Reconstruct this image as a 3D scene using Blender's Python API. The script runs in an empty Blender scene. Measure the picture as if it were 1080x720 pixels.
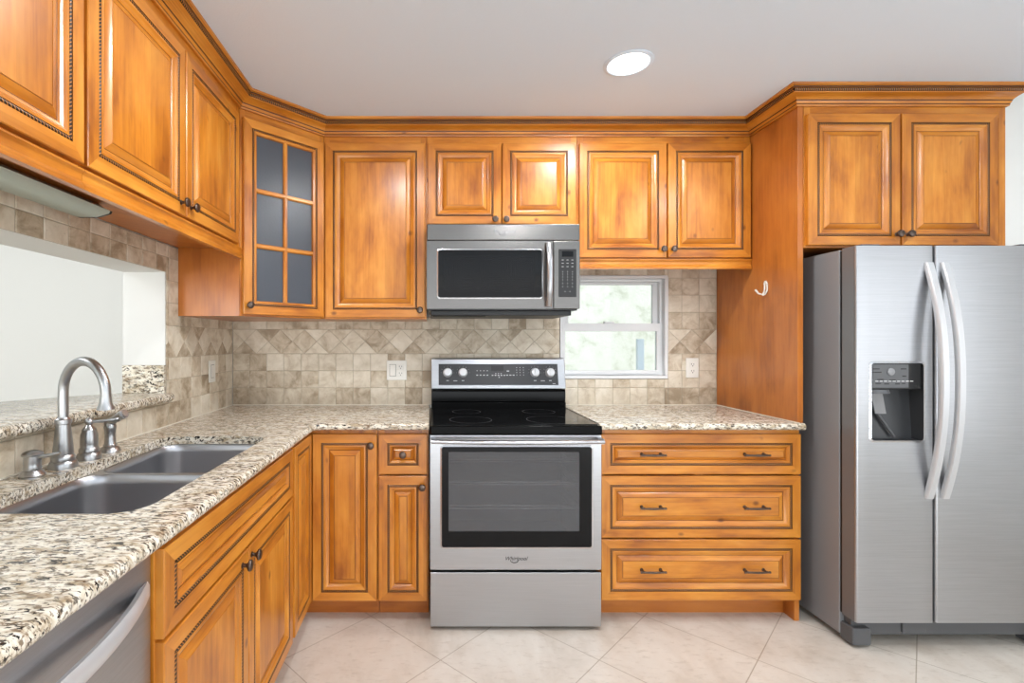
import bpy, bmesh, math, random
from mathutils import Vector, Matrix
random.seed(7)
PI = math.pi
S = bpy.context.scene
C = S.collection

# ------------------------------------------------------------------ camera, world, light, exposure
H = 1.285                                  # eye height
cd = bpy.data.cameras.new('camera'); cam = bpy.data.objects.new('camera', cd); C.objects.link(cam)
cam.location = (0, 0, H); cam.rotation_euler = (PI/2, 0, 0)
cd.sensor_width = 36; cd.lens = 36*520/1080; cd.shift_x = 86/1080; cd.clip_start = .02
S.camera = cam
S.view_settings.view_transform = 'Standard'; S.view_settings.look = 'None'
S.view_settings.gamma = 1; S.view_settings.use_curve_mapping = False
S.view_settings.exposure = -0.36
w = bpy.data.worlds.new('World'); S.world = w; w.use_nodes = True
w.node_tree.nodes['Background'].inputs[0].default_value = (.82, .9, 1, 1)
w.node_tree.nodes['Background'].inputs[1].default_value = 1.2

def area(name, loc, rot, sx, sy, power, col=(1, 1, 1), shape='RECTANGLE', spread=None):
    l = bpy.data.lights.new(name, 'AREA'); l.shape = shape; l.size = sx
    if shape == 'RECTANGLE': l.size_y = sy
    l.energy = power; l.color = col
    if spread: l.spread = spread
    o = bpy.data.objects.new(name, l); o.location = loc; o.rotation_euler = rot; C.objects.link(o)
    return o
sun = bpy.data.lights.new('sunlight', 'SUN'); sun.energy = 6.5; sun.angle = math.radians(2); sun.color = (1, .97, .92)
so = bpy.data.objects.new('sunlight', sun); so.rotation_euler = (math.radians(32), 0, math.radians(12)); so.location = (0, -6, 8); C.objects.link(so)
# added fill lights out of view, standing in for unknown daylight sources
area('rear_fill', (1.3, -3.45, 1.35), (PI/2, 0, 0), 4.2, 2.1, 40, (.98, .99, 1))  # broad added fill from behind the camera
area('side_fill', (3.85, -.8, 1.35), (0, PI/2, 0), 1.5, 2.0, 30, (.97, .99, 1))                              # added fill to brighten the left wall and cabinets
area('upward_fill', (1.3, -3.42, .35), (math.radians(90+48), 0, 0), 4.2, .6, 88, (.92, .965, 1))   # added low fill aimed up to brighten the ceiling
area('dining_fill', (-2.5, -3.52, 1.45), (PI/2, 0, 0), 1.8, 1.5, 130, (1, .99, .97))  # added fill to brighten the white room beyond the pass-through

# ------------------------------------------------------------------ materials
def newmat(name):
    m = bpy.data.materials.new(name); m.use_nodes = True
    nt = m.node_tree; b = nt.nodes['Principled BSDF']
    return m, nt, b
def lin(c):
    return tuple(((x/255)/12.92 if x/255 <= .04045 else ((x/255+.055)/1.055)**2.4) for x in c) + (1,)
def plain(name, rgb, rough=.5, metal=0, coat=0, spec=.5, bump=None):
    m, nt, b = newmat(name)
    b.inputs['Base Color'].default_value = lin(rgb); b.inputs['Roughness'].default_value = rough
    b.inputs['Metallic'].default_value = metal; b.inputs['Coat Weight'].default_value = coat
    b.inputs['Specular IOR Level'].default_value = spec
    if bump:
        tc = nt.nodes.new('ShaderNodeTexCoord'); n = nt.nodes.new('ShaderNodeTexNoise'); bp = nt.nodes.new('ShaderNodeBump')
        n.inputs['Scale'].default_value = bump[0]; n.inputs['Detail'].default_value = 4
        bp.inputs['Strength'].default_value = bump[1]; bp.inputs['Distance'].default_value = .002
        nt.links.new(tc.outputs['Object'], n.inputs['Vector']); nt.links.new(n.outputs[0], bp.inputs['Height'])
        nt.links.new(bp.outputs[0], b.inputs['Normal'])
    return m
class G:                                        # tiny node helper
    def __init__(s, nt): s.nt = nt
    def n(s, t, **k):
        x = s.nt.nodes.new(t)
        for a, v in k.items(): setattr(x, a, v)
        return x
    def l(s, a, b): s.nt.links.new(a, b)
    def mapping(s, src, scale=(1, 1, 1), rot=(0, 0, 0), loc=(0, 0, 0)):
        m = s.n('ShaderNodeMapping'); m.inputs['Scale'].default_value = scale
        m.inputs['Rotation'].default_value = rot; m.inputs['Location'].default_value = loc
        s.l(src, m.inputs['Vector']); return m.outputs[0]
    def noise(s, vec, scale, detail=3, rough=.5, dist=0):
        x = s.n('ShaderNodeTexNoise'); x.inputs['Scale'].default_value = scale; x.inputs['Detail'].default_value = detail
        x.inputs['Roughness'].default_value = rough; x.inputs['Distortion'].default_value = dist
        s.l(vec, x.inputs['Vector']); return x.outputs[0]
    def ramp(s, fac, stops):
        r = s.n('ShaderNodeValToRGB'); e = r.color_ramp.elements
        while len(e) < len(stops): e.new(.5)
        for k, (p, c) in enumerate(stops):
            e[k].position = p; e[k].color = c if len(c) == 4 else lin(c)
        s.l(fac, r.inputs[0]); return r.outputs[0]
    def mix(s, fac, a, b, mode='MIX'):
        m = s.n('ShaderNodeMix', data_type='RGBA', blend_type=mode)
        if isinstance(fac, (int, float)): m.inputs[0].default_value = fac
        else: s.l(fac, m.inputs[0])
        for i, v in ((6, a), (7, b)):
            if isinstance(v, tuple): m.inputs[i].default_value = v
            else: s.l(v, m.inputs[i])
        return m.outputs[2]
    def math(s, op, a, b=None):
        m = s.n('ShaderNodeMath', operation=op)
        for i, v in ((0, a), (1, b)):
            if v is None: continue
            if isinstance(v, (int, float)): m.inputs[i].default_value = v
            else: s.l(v, m.inputs[i])
        return m.outputs[0]
BW = ((0, 0, 0, 1), (1, 1, 1, 1))
def wood_mat(name, c0, c1, c2, rough=.32, knots=True, strips=True):
    m, nt, b = newmat(name); g = G(nt)
    tc = g.n('ShaderNodeTexCoord'); oi = g.n('ShaderNodeObjectInfo')
    add = g.n('ShaderNodeVectorMath', operation='ADD'); sc = g.n('ShaderNodeVectorMath', operation='SCALE')
    comb = g.n('ShaderNodeCombineXYZ'); g.l(oi.outputs['Random'], comb.inputs[0]); g.l(oi.outputs['Random'], comb.inputs[1]); g.l(oi.outputs['Random'], comb.inputs[2])
    g.l(comb.outputs[0], sc.inputs[0]); sc.inputs['Scale'].default_value = 37
    g.l(tc.outputs['UV'], add.inputs[0]); g.l(sc.outputs[0], add.inputs[1]); v = add.outputs[0]
    grain = g.noise(g.mapping(v, (60, 3, 1)), 1, 4, .6, .4)
    blotch = g.noise(g.mapping(v, (9, 3, 1)), 1, 4, .55, .25)
    fac = g.math('ADD', g.math('MULTIPLY', grain, .30), g.math('MULTIPLY', blotch, .72))
    col = g.ramp(fac, [(.34, c0), (.5, c1), (.68, c2)])
    if strips:                                     # glued-up boards, each with its own tone
        sx = g.n('ShaderNodeSeparateXYZ'); g.l(v, sx.inputs[0])
        fl = g.math('FLOOR', g.math('DIVIDE', sx.outputs[0], .046))
        wn = g.n('ShaderNodeTexWhiteNoise', noise_dimensions='1D'); g.l(fl, wn.inputs['W'])
        tone = g.ramp(wn.outputs['Value'], [(0, (.80, .76, .68, 1)), (1, (1.0, 1.0, 1.0, 1))])
        col = g.mix(.8, col, tone, 'MULTIPLY')
    if knots:
        vo = g.n('ShaderNodeTexVoronoi'); vo.inputs['Scale'].default_value = 1; g.l(g.mapping(v, (10, 7, 1)), vo.inputs['Vector'])
        k = g.ramp(vo.outputs['Distance'], [(.05, (1, 1, 1, 1)), (.13, (0, 0, 0, 1))])
        gate = g.ramp(g.noise(g.mapping(v, (9, 6, 1), loc=(3, 3, 0)), 1, 1), [(.46, BW[0]), (.52, BW[1])])
        kk = g.math('MULTIPLY', g.math('MULTIPLY', k, gate), .75)
        col = g.mix(kk, col, lin((96, 48, 16)))
    g.l(col, b.inputs['Base Color']); b.inputs['Roughness'].default_value = rough
    b.inputs['Coat Weight'].default_value = .25; b.inputs['Coat Roughness'].default_value = .2
    bp = g.n('ShaderNodeBump'); bp.inputs['Strength'].default_value = .08; bp.inputs['Distance'].default_value = .001
    g.l(grain, bp.inputs['Height']); g.l(bp.outputs[0], b.inputs['Normal'])
    return m
WOOD = wood_mat('honey_maple', (156, 86, 24), (203, 126, 38), (228, 156, 62))
PANEL = wood_mat('maple_veneer', (152, 84, 30), (182, 106, 40), (198, 122, 50), .3, False, False)
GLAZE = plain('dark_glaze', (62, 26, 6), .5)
DARKWOOD = plain('cabinet_shadow_wood', (70, 36, 14), .6)
def rope_mat():
    m, nt, b = newmat('glazed_rope'); g = G(nt)
    tc = g.n('ShaderNodeTexCoord'); sx = g.n('ShaderNodeSeparateXYZ'); g.l(tc.outputs['UV'], sx.inputs[0])
    t = g.math('FRACT', g.math('ADD', g.math('DIVIDE', sx.outputs[1], .0095), sx.outputs[0]))
    col = g.ramp(t, [(.0, (26, 10, 3)), (.50, (34, 14, 4)), (.62, (190, 122, 56)), (.80, (205, 138, 66)), (.92, (26, 10, 3))])
    g.l(col, b.inputs['Base Color']); b.inputs['Roughness'].default_value = .4
    bp = g.n('ShaderNodeBump'); bp.inputs['Strength'].default_value = .6; bp.inputs['Distance'].default_value = .002
    g.l(t, bp.inputs['Height']); g.l(bp.outputs[0], b.inputs['Normal'])
    return m
ROPE = rope_mat()
BRONZE = plain('dark_bronze', (95, 82, 74), .28, .9)
def steel(name, rgb, rough, axis=(1, 1, 90), aniso=.4, var=.12):
    m, nt, b = newmat(name); g = G(nt); tc = g.n('ShaderNodeTexCoord')
    n = g.noise(g.mapping(tc.outputs['Object'], axis), 6, 3, .6)
    b.inputs['Metallic'].default_value = 1
    c = lin(rgb); lo = tuple(x*(1-var) for x in c[:3])+(1,)
    g.l(g.ramp(n, [(.3, lo), (.7, c)]), b.inputs['Base Color'])
    rr = g.n('ShaderNodeMapRange'); rr.inputs[3].default_value = rough*.85; rr.inputs[4].default_value = rough*1.2
    g.l(n, rr.inputs[0]); g.l(rr.outputs[0], b.inputs['Roughness']); b.inputs['Anisotropic'].default_value = aniso
    return m
STEEL = steel('brushed_steel', (186, 187, 190), .3, (1, 1, 90))
STEELV = steel('brushed_steel_door', (180, 181, 184), .34, (1, 1, 60))
NICKEL = steel('brushed_nickel', (186, 187, 188), .3, (3, 3, 3), 0)
SINKST = plain('sink_steel', (182, 182, 185), .30, 1)
MSTEEL = steel('dark_brushed_steel', (124, 121, 118), .24, (1, 1, 90))
CHROME = plain('polished_steel', (205, 205, 208), .25, 1)
FGREY = plain('fridge_side_grey', (140, 141, 143), .4, .2, 0, .5, (500, .15))
GREYP = plain('grey_plastic', (84, 85, 87), .45)
DISP = plain('dispenser_recess', (50, 51, 53), .35)
DGREY = plain('dark_grey_panel', (46, 46, 48), .3)
BLACK = plain('black_enamel', (4, 4, 4), .16, 0, 0, .08)
BLACKP = plain('black_plastic', (16, 16, 17), .4)
BGLASS = plain('black_glass', (16, 16, 17), .06, 0, 0, .2)
WPLAS = plain('white_plastic', (232, 230, 222), .35)
SLOT = plain('socket_slot', (60, 58, 55), .6)
SHADEM = plain('lamp_plastic', (176, 184, 172), .45)
LEGEND2 = plain('keypad_legend', (150, 150, 150), .5)
LEGEND = plain('printed_legend', (205, 205, 205), .5)
ALU = plain('window_aluminium', (225, 227, 228), .4)
WHITE = plain('white_wall_paint', (226, 226, 222), .7, 0, 0, .3, (240, .12))
CEIL = plain('ceiling_paint', (224, 236, 248), .85, 0, 0, .2, (160, .35))
CAULK = plain('white_caulk', (226, 220, 204), .6)

def granite():
    m, nt, b = newmat('cream_granite'); g = G(nt); tc = g.n('ShaderNodeTexCoord')
    v = g.mapping(tc.outputs['Object'], (.8, 2.1, 1.6), (0, 0, 0))
    base = g.ramp(g.noise(v, 24, 4, .6, .6), [(.36, (176, 158, 130)), (.46, (216, 206, 186)), (.60, (238, 232, 218))])
    n2 = g.noise(v, 66, 3, .6, .4)
    c = g.mix(g.ramp(n2, [(.53, BW[0]), (.60, BW[1])]), base, lin((136, 122, 104)))
    n3 = g.noise(g.mapping(v, loc=(2, 7, 3)), 72, 3, .55, .6)
    big = g.noise(v, 8, 2, .5, .3)
    f3 = g.math('MULTIPLY', g.ramp(n3, [(.555, BW[0]), (.60, BW[1])]), g.ramp(big, [(.36, (.35, .35, .35, 1)), (.55, BW[1])]))
    c = g.mix(f3, c, lin((40, 35, 32)))
    n4 = g.noise(g.mapping(v, loc=(5, 2, 1)), 17, 3, .6, .5)
    f4 = g.math('MULTIPLY', g.ramp(n4, [(.6, BW[0]), (.68, BW[1])]), .45)
    c = g.mix(f4, c, lin((132, 98, 60)))
    g.l(c, b.inputs['Base Color']); b.inputs['Roughness'].default_value = .14
    b.inputs['Specular IOR Level'].default_value = .45
    return m
GRAN = granite()
def travertine():
    m, nt, b = newmat('tumbled_travertine'); g = G(nt); tc = g.n('ShaderNodeTexCoord')
    at = g.n('ShaderNodeAttribute'); at.attribute_name = 'tone'
    off = g.n('ShaderNodeVectorMath', operation='ADD'); sc = g.n('ShaderNodeVectorMath', operation='SCALE')
    g.l(at.outputs['Color'], sc.inputs[0]); sc.inputs['Scale'].default_value = 9
    g.l(tc.outputs['Object'], off.inputs[0]); g.l(sc.outputs[0], off.inputs[1]); v = off.outputs[0]
    sx = g.n('ShaderNodeSeparateColor'); g.l(at.outputs['Color'], sx.inputs[0])
    f = g.math('ADD', g.math('MULTIPLY', g.noise(v, 14, 5, .65, .5), .66), g.math('MULTIPLY', sx.outputs[0], .22))
    c = g.ramp(f, [(.28, (158, 141, 117)), (.38, (192, 177, 154)), (.48, (212, 201, 181)), (.64, (228, 219, 202))])
    pit = g.ramp(g.noise(v, 60, 3, .7), [(.66, BW[0]), (.74, BW[1])])
    c = g.mix(g.math('MULTIPLY', pit, .5), c, lin((132, 112, 90)))
    g.l(c, b.inputs['Base Color']); b.inputs['Roughness'].default_value = .5
    bp = g.n('ShaderNodeBump'); bp.inputs['Strength'].default_value = .35; bp.inputs['Distance'].default_value = .002
    g.l(g.noise(v, 45, 4, .7), bp.inputs['Height']); g.l(bp.outputs[0], b.inputs['Normal'])
    return m
TRAV = travertine()
GROUT = plain('tile_grout', (178, 167, 148), .85)
def floor_mat():
    m, nt, b = newmat('floor_tile'); g = G(nt); tc = g.n('ShaderNodeTexCoord')
    v = g.mapping(tc.outputs['Object'], (1, 1, 1), (0, 0, -PI/4), (-.0779, -.02, 0))
    br = g.n('ShaderNodeTexBrick'); br.offset = 0; br.squash = 1
    g.l(v, br.inputs['Vector']); br.inputs['Scale'].default_value = 1
    br.inputs['Brick Width'].default_value = .4525; br.inputs['Row Height'].default_value = .4525
    br.inputs['Mortar Size'].default_value = .0022; br.inputs['Mortar Smooth'].default_value = .2; br.inputs['Bias'].default_value = 0
    br.inputs['Color1'].default_value = (.95, .95, .95, 1); br.inputs['Color2'].default_value = (1, 1, 1, 1); br.inputs['Mortar'].default_value = (.62, .58, .52, 1)
    vn = g.noise(g.mapping(tc.outputs['Object'], (2, 1.2, 1), (0, 0, .6)), 2.6, 8, .62, .3)
    c = g.ramp(vn, [(.32, (196, 184, 170)), (.48, (211, 201, 189)), (.66, (220, 212, 201))])
    fl = g.ramp(g.noise(g.mapping(tc.outputs['Object'], (3, 9, 1), (0, 0, .6)), 6, 5, .7, .4), [(.54, BW[0]), (.68, BW[1])])
    c = g.mix(g.math('MULTIPLY', fl, .35), c, lin((168, 152, 134)))
    c = g.mix(1, c, br.outputs[0], 'MULTIPLY')
    g.l(c, b.inputs['Base Color']); b.inputs['Roughness'].default_value = .32
    bp = g.n('ShaderNodeBump'); bp.invert = True; bp.inputs['Strength'].default_value = .4; bp.inputs['Distance'].default_value = .002
    g.l(br.outputs[1], bp.inputs['Height']); g.l(bp.outputs[0], b.inputs['Normal'])
    return m
FLOOR = floor_mat()
def stucco():
    m, nt, b = newmat('outside_stucco'); g = G(nt); tc = g.n('ShaderNodeTexCoord')
    n = g.noise(tc.outputs['Object'], 7, 8, .7, .4)
    z = g.n('ShaderNodeSeparateXYZ'); g.l(tc.outputs['Object'], z.inputs[0])
    c = g.ramp(n, [(.36, (196, 200, 184)), (.48, (222, 223, 214)), (.7, (232, 232, 227))])
    g.l(c, b.inputs['Base Color']); b.inputs['Roughness'].default_value = .9
    bp = g.n('ShaderNodeBump'); bp.inputs['Strength'].default_value = .5; bp.inputs['Distance'].default_value = .01
    g.l(g.noise(tc.outputs['Object'], 30, 5, .7), bp.inputs['Height']); g.l(bp.outputs[0], b.inputs['Normal'])
    return m
STUCCO = stucco()
def glassy(name, tint, gloss_rough, trans, ior=1.45):
    m, nt, b = newmat(name); g = G(nt)
    out = nt.nodes['Material Output']
    t = g.n('ShaderNodeBsdfTransparent'); t.inputs[0].default_value = tint
    gl = g.n('ShaderNodeBsdfGlossy'); gl.inputs['Roughness'].default_value = gloss_rough
    fr = g.n('ShaderNodeFresnel'); fr.inputs[0].default_value = ior
    mx = g.n('ShaderNodeMixShader'); g.l(fr.outputs[0], mx.inputs[0]); g.l(t.outputs[0], mx.inputs[1]); g.l(gl.outputs[0], mx.inputs[2])
    g.l(mx.outputs[0], out.inputs[0]); return m
CLEAR = glassy('clear_glass', (.93, .96, .97, 1), .02, 1)
OVENG = glassy('tinted_oven_glass', (.22, .22, .22, 1), .05, 1, 1.6)
def obscure():
    m, nt, b = newmat('obscure_cabinet_glass'); g = G(nt); tc = g.n('ShaderNodeTexCoord')
    b.inputs['Base Color'].default_value = lin((90, 96, 106)); b.inputs['Roughness'].default_value = .28
    b.inputs['Transmission Weight'].default_value = .35
    bp = g.n('ShaderNodeBump'); bp.inputs['Strength'].default_value = .3; bp.inputs['Distance'].default_value = .002
    g.l(g.noise(tc.outputs['Object'], 140, 2), bp.inputs['Height']); g.l(bp.outputs[0], b.inputs['Normal'])
    return m
OBSC = obscure()
def oven_window_mat():
    m, nt, b = newmat('oven_window_glass'); g = G(nt); out = nt.nodes['Material Output']; tc = g.n('ShaderNodeTexCoord')
    sx = g.n('ShaderNodeSeparateXYZ'); g.l(tc.outputs['Object'], sx.inputs[0])
    def wave(o): return g.math('ABSOLUTE', g.math('SUBTRACT', g.math('FRACT', g.math('DIVIDE', o, .0135)), .5))
    d = g.math('ADD', wave(sx.outputs[0]), wave(sx.outputs[2]))
    dots = g.ramp(d, [(.35, (.50, .50, .50, 1)), (.6, (.40, .40, .40, 1))])
    t = g.n('ShaderNodeBsdfTransparent'); t.inputs[0].default_value = (.75, .75, .75, 1)
    b.inputs['Specular IOR Level'].default_value = .25; b.inputs['Base Color'].default_value = lin((118, 118, 120)); b.inputs['Roughness'].default_value = .1
    mx = g.n('ShaderNodeMixShader'); g.l(dots, mx.inputs[0]); g.l(t.outputs[0], mx.inputs[1]); g.l(b.outputs[0], mx.inputs[2])
    g.l(mx.outputs[0], out.inputs[0]); return m
OVENG = oven_window_mat()
def oven_screen():
    m, nt, b = newmat('oven_window_screen'); g = G(nt); tc = g.n('ShaderNodeTexCoord')
    vo = g.n('ShaderNodeTexVoronoi', feature='F1'); vo.inputs['Scale'].default_value = 110; vo.inputs['Randomness'].default_value = 0
    g.l(tc.outputs['Object'], vo.inputs['Vector'])
    g.l(g.ramp(vo.outputs['Distance'], [(.3, (30, 30, 31)), (.5, (16, 16, 17))]), b.inputs['Base Color'])
    b.inputs['Roughness'].default_value = .3
    return m
def emit(name, col, st):
    m, nt, b = newmat(name); b.inputs['Base Color'].default_value = (1, 1, 1, 1)
    b.inputs['Emission Color'].default_value = col; b.inputs['Emission Strength'].default_value = st; return m
LENS = emit('lit_lens', (1, .99, .97, 1), 9)

# ------------------------------------------------------------------ mesh builder
class M:
    def __init__(s): s.p = []; s.T = Matrix.Identity(4); s.attr = None
    def poly(s, pts, mat=0, uv=None, grain=2, tone=None, goff=0):
        pts = [Vector(q) for q in pts]
        if uv is None:
            oth = [a for a in range(3) if a != grain]
            uv = [(q[oth[0]]+q[oth[1]]+goff, q[grain]+goff) for q in pts]
        s.p.append(([s.T @ q for q in pts], mat, uv, tone))
    def box(s, x0, x1, y0, y1, z0, z1, mat=0, grain=None):
        if grain is None:
            d = (abs(x1-x0), abs(y1-y0), abs(z1-z0)); grain = d.index(max(d))
        a = [(x0, y0, z0), (x1, y0, z0), (x1, y1, z0), (x0, y1, z0), (x0, y0, z1), (x1, y0, z1), (x1, y1, z1), (x0, y1, z1)]
        for f in ((0, 3, 2, 1), (4, 5, 6, 7), (0, 1, 5, 4), (1, 2, 6, 5), (2, 3, 7, 6), (3, 0, 4, 7)):
            s.poly([a[i] for i in f], mat, grain=grain)
        return s
    def prism(s, pl, z0, z1, mat=0, grain=0):
        n = len(pl)
        s.poly([(x, y, z0) for x, y in reversed(pl)], mat, grain=grain); s.poly([(x, y, z1) for x, y in pl], mat, grain=grain)
        for i in range(n):
            a, b = pl[i], pl[(i+1) % n]; s.poly([(a[0], a[1], z0), (b[0], b[1], z0), (b[0], b[1], z1), (a[0], a[1], z1)], mat, grain=2)
        return s
    def loft(s, rings, mat=0, cap0=True, cap1=True, closed=True):
        for a, b in zip(rings, rings[1:]):
            n = len(a)
            for i in range(n if closed else n-1):
                j = (i+1) % n; s.poly([a[i], a[j], b[j], b[i]], mat)
        if cap0: s.poly(list(reversed(rings[0])), mat)
        if cap1: s.poly(rings[-1], mat)
        return s
    def lathe(s, prof, n=24, mat=0, c=(0, 0, 0), axis='z', caps=True):
        rings = []
        for r, h in prof:
            ring = []
            for i in range(n):
                t = 2*PI*i/n; a, b = r*math.cos(t), r*math.sin(t)
                q = {'z': (a, b, h), 'y': (a, h, b), 'x': (h, a, b)}[axis]
                ring.append((q[0]+c[0], q[1]+c[1], q[2]+c[2]))
            rings.append(ring)
        return s.loft(rings, mat, caps, caps)
    def tube(s, path, r, n=10, mat=0, flat=1.0, up=None):
        P = [Vector(q) for q in path]; R = r if isinstance(r, (list, tuple)) else [r]*len(P)
        rings = []; ref = Vector(up) if up else Vector((0, 0, 1))
        t0 = (P[1]-P[0]).normalized()
        if abs(t0.dot(ref)) > .95: ref = Vector((0, 1, 0))
        u = t0.cross(ref).normalized()
        for k, q in enumerate(P):
            t = (P[min(k+1, len(P)-1)]-P[max(k-1, 0)]).normalized()
            u = (u-t*u.dot(t)).normalized(); v = t.cross(u)
            rings.append([q+u*(R[k]*math.cos(2*PI*i/n))+v*(R[k]*flat*math.sin(2*PI*i/n)) for i in range(n)])
        return s.loft(rings, mat)
    def build(s, name, mats, parent=None, smooth=True, bevel=0, segs=2, angle=38, weld=True, recalc=True):
        if not isinstance(mats, (list, tuple)): mats = [mats]
        me = bpy.data.meshes.new(name); bm = bmesh.new(); ul = bm.loops.layers.uv.new('UVMap')
        tl = bm.loops.layers.float_color.new('tone') if any(q[3] for q in s.p) else None
        for pts, mat, uv, tone in s.p:
            try: f = bm.faces.new([bm.verts.new(q) for q in pts])
            except ValueError: continue
            f.material_index = mat
            for k, l in enumerate(f.loops):
                l[ul].uv = uv[k]
                if tl and tone: l[tl] = tone
        if weld: bmesh.ops.remove_doubles(bm, verts=bm.verts, dist=2e-5)
        if recalc: bmesh.ops.recalc_face_normals(bm, faces=bm.faces)
        if smooth:
            for f in bm.faces: f.smooth = True
            for e in bm.edges:
                if len(e.link_faces) == 2:
                    if e.calc_face_angle(0) > math.radians(angle): e.smooth = False
        bm.to_mesh(me); bm.free()
        for q in mats: me.materials.append(q)
        o = bpy.data.objects.new(name, me); C.objects.link(o)
        if parent: o.parent = parent
        if bevel:
            b = o.modifiers.new('bevel', 'BEVEL'); b.width = bevel; b.segments = segs; b.limit_method = 'ANGLE'; b.angle_limit = math.radians(40); b.harden_normals = True
        return o
def thing(name, label, cat, loc=(0, 0, 0), rz=0, group=None):
    o = bpy.data.objects.new(name, None); o.empty_display_size = .1; C.objects.link(o)
    o.location = loc; o.rotation_euler = (0, 0, rz); o['label'] = label; o['category'] = cat
    if group: o['group'] = group
    return o
def tag(o, label, cat, group=None):
    o['label'] = label; o['category'] = cat
    if group: o['group'] = group
    return o
def struct(o): o['kind'] = 'structure'; return o
def shift(o, loc):                                  # move the origin of a top-level mesh to its base
    o.data.transform(Matrix.Translation(-Vector(loc))); o.location = loc; return o
def text(m_name, s, size, mats, parent, T, shear=0, ext=.0004, label=None):
    cu = bpy.data.curves.new(m_name, 'FONT'); cu.body = s; cu.size = size; cu.extrude = ext; cu.shear = shear; cu.align_x = 'CENTER'
    t = bpy.data.objects.new('tmp', cu); C.objects.link(t)
    dg = bpy.context.evaluated_depsgraph_get(); me = bpy.data.meshes.new_from_object(t.evaluated_get(dg))
    bpy.data.objects.remove(t); me.transform(T); me.name = m_name
    me.materials.clear(); me.materials.append(mats)
    o = bpy.data.objects.new(m_name, me); C.objects.link(o); o.parent = parent
    if label: o['label'] = label
    return o
def logo(parent, x, y, z, size, mat):               # script lettering with the swirl ring beneath it
    T = Matrix.Translation((x, y, z)) @ Matrix.Rotation(PI/2, 4, 'X')
    o = text('logo', 'Whirlpool', size, mat, parent, T, .35)
    m = M(); pts = []
    for k in range(15):
        t = PI*.95+k/14*PI*1.0
        pts.append((x-size*.25+size*.75*math.cos(t), y-.0005, z-size*.02+size*.42*math.sin(t)))
    m.tube(pts, [size*.03+size*.045*math.sin(PI*k/14) for k in range(15)], 6)
    r = m.build('logo_ring', mat, parent)
    return o
BASE, CEILZ = .914, 2.43
XL, YW = -1.155, 2.88

# ------------------------------------------------------------------ the setting
m = M(); m.box(-4.3, 3.8, -3.5, 3.04, -.06, 0); struct(m.build('floor', FLOOR, smooth=False))
m = M(); m.box(-4.3, 3.8, -3.5, 3.04, CEILZ, CEILZ+.15); struct(m.build('ceiling', CEIL, smooth=False))
WX0, WX1, WZ0, WZ1 = .755, 1.388, 1.066, 1.672
m = M(); y0, y1 = YW+.006, 3.04
m.box(-4.3, WX0, y0, y1, 0, CEILZ); m.box(WX1, 3.8, y0, y1, 0, CEILZ); m.box(WX0, WX1, y0, y1, 0, WZ0); m.box(WX0, WX1, y0, y1, WZ1, CEILZ)
struct(m.build('wall_back', WHITE, smooth=False))
OY0, OY1, OZ0, OZ1 = .2, 2.156, 1.02, 1.589         # pass-through opening
m = M(); x0, x1 = -1.345, XL-.006
m.box(x0, x1, -3.5, OY0, 0, CEILZ); m.box(x0, x1, OY1, y0, 0, CEILZ); m.box(x0, x1, OY0, OY1, 0, OZ0); m.box(x0, x1, OY0, OY1, OZ1, CEILZ)
struct(m.build('wall_left', WHITE, smooth=False))
m = M(); m.box(2.622, 3.8, 2.262, YW+.006, 0, CEILZ); struct(m.build('wall_alcove', WHITE, smooth=False))
m = M(); m.box(3.8, 3.95, -3.5, -1.8, 0, CEILZ); m.box(3.8, 3.95, .2, 3.04, 0, CEILZ); m.box(3.8, 3.95, -1.8, .2, 0, .6); m.box(3.8, 3.95, -1.8, .2, 2.1, CEILZ); struct(m.build('wall_right', WHITE, smooth=False))  # unseen opening made only to let the added side fill in
m = M(); m.box(-4.45, -4.3, -3.5, 3.04, 0, CEILZ); struct(m.build('wall_far_left', WHITE, smooth=False))
m = M(); m.box(-4.3, -3.4, -3.65, -3.5, 0, CEILZ); m.box(-1.6, -.9, -3.65, -3.5, 0, CEILZ); m.box(-3.4, -1.6, -3.65, -3.5, 0, .7); m.box(-3.4, -1.6, -3.65, -3.5, 2.2, CEILZ); m.box(3.5, 3.8, -3.65, -3.5, 0, CEILZ); m.box(-.9, 3.5, -3.65, -3.5, 2.2, CEILZ)  # unseen openings made for the added rear and dining fills
struct(m.build('wall_front', WHITE, smooth=False))
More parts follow.
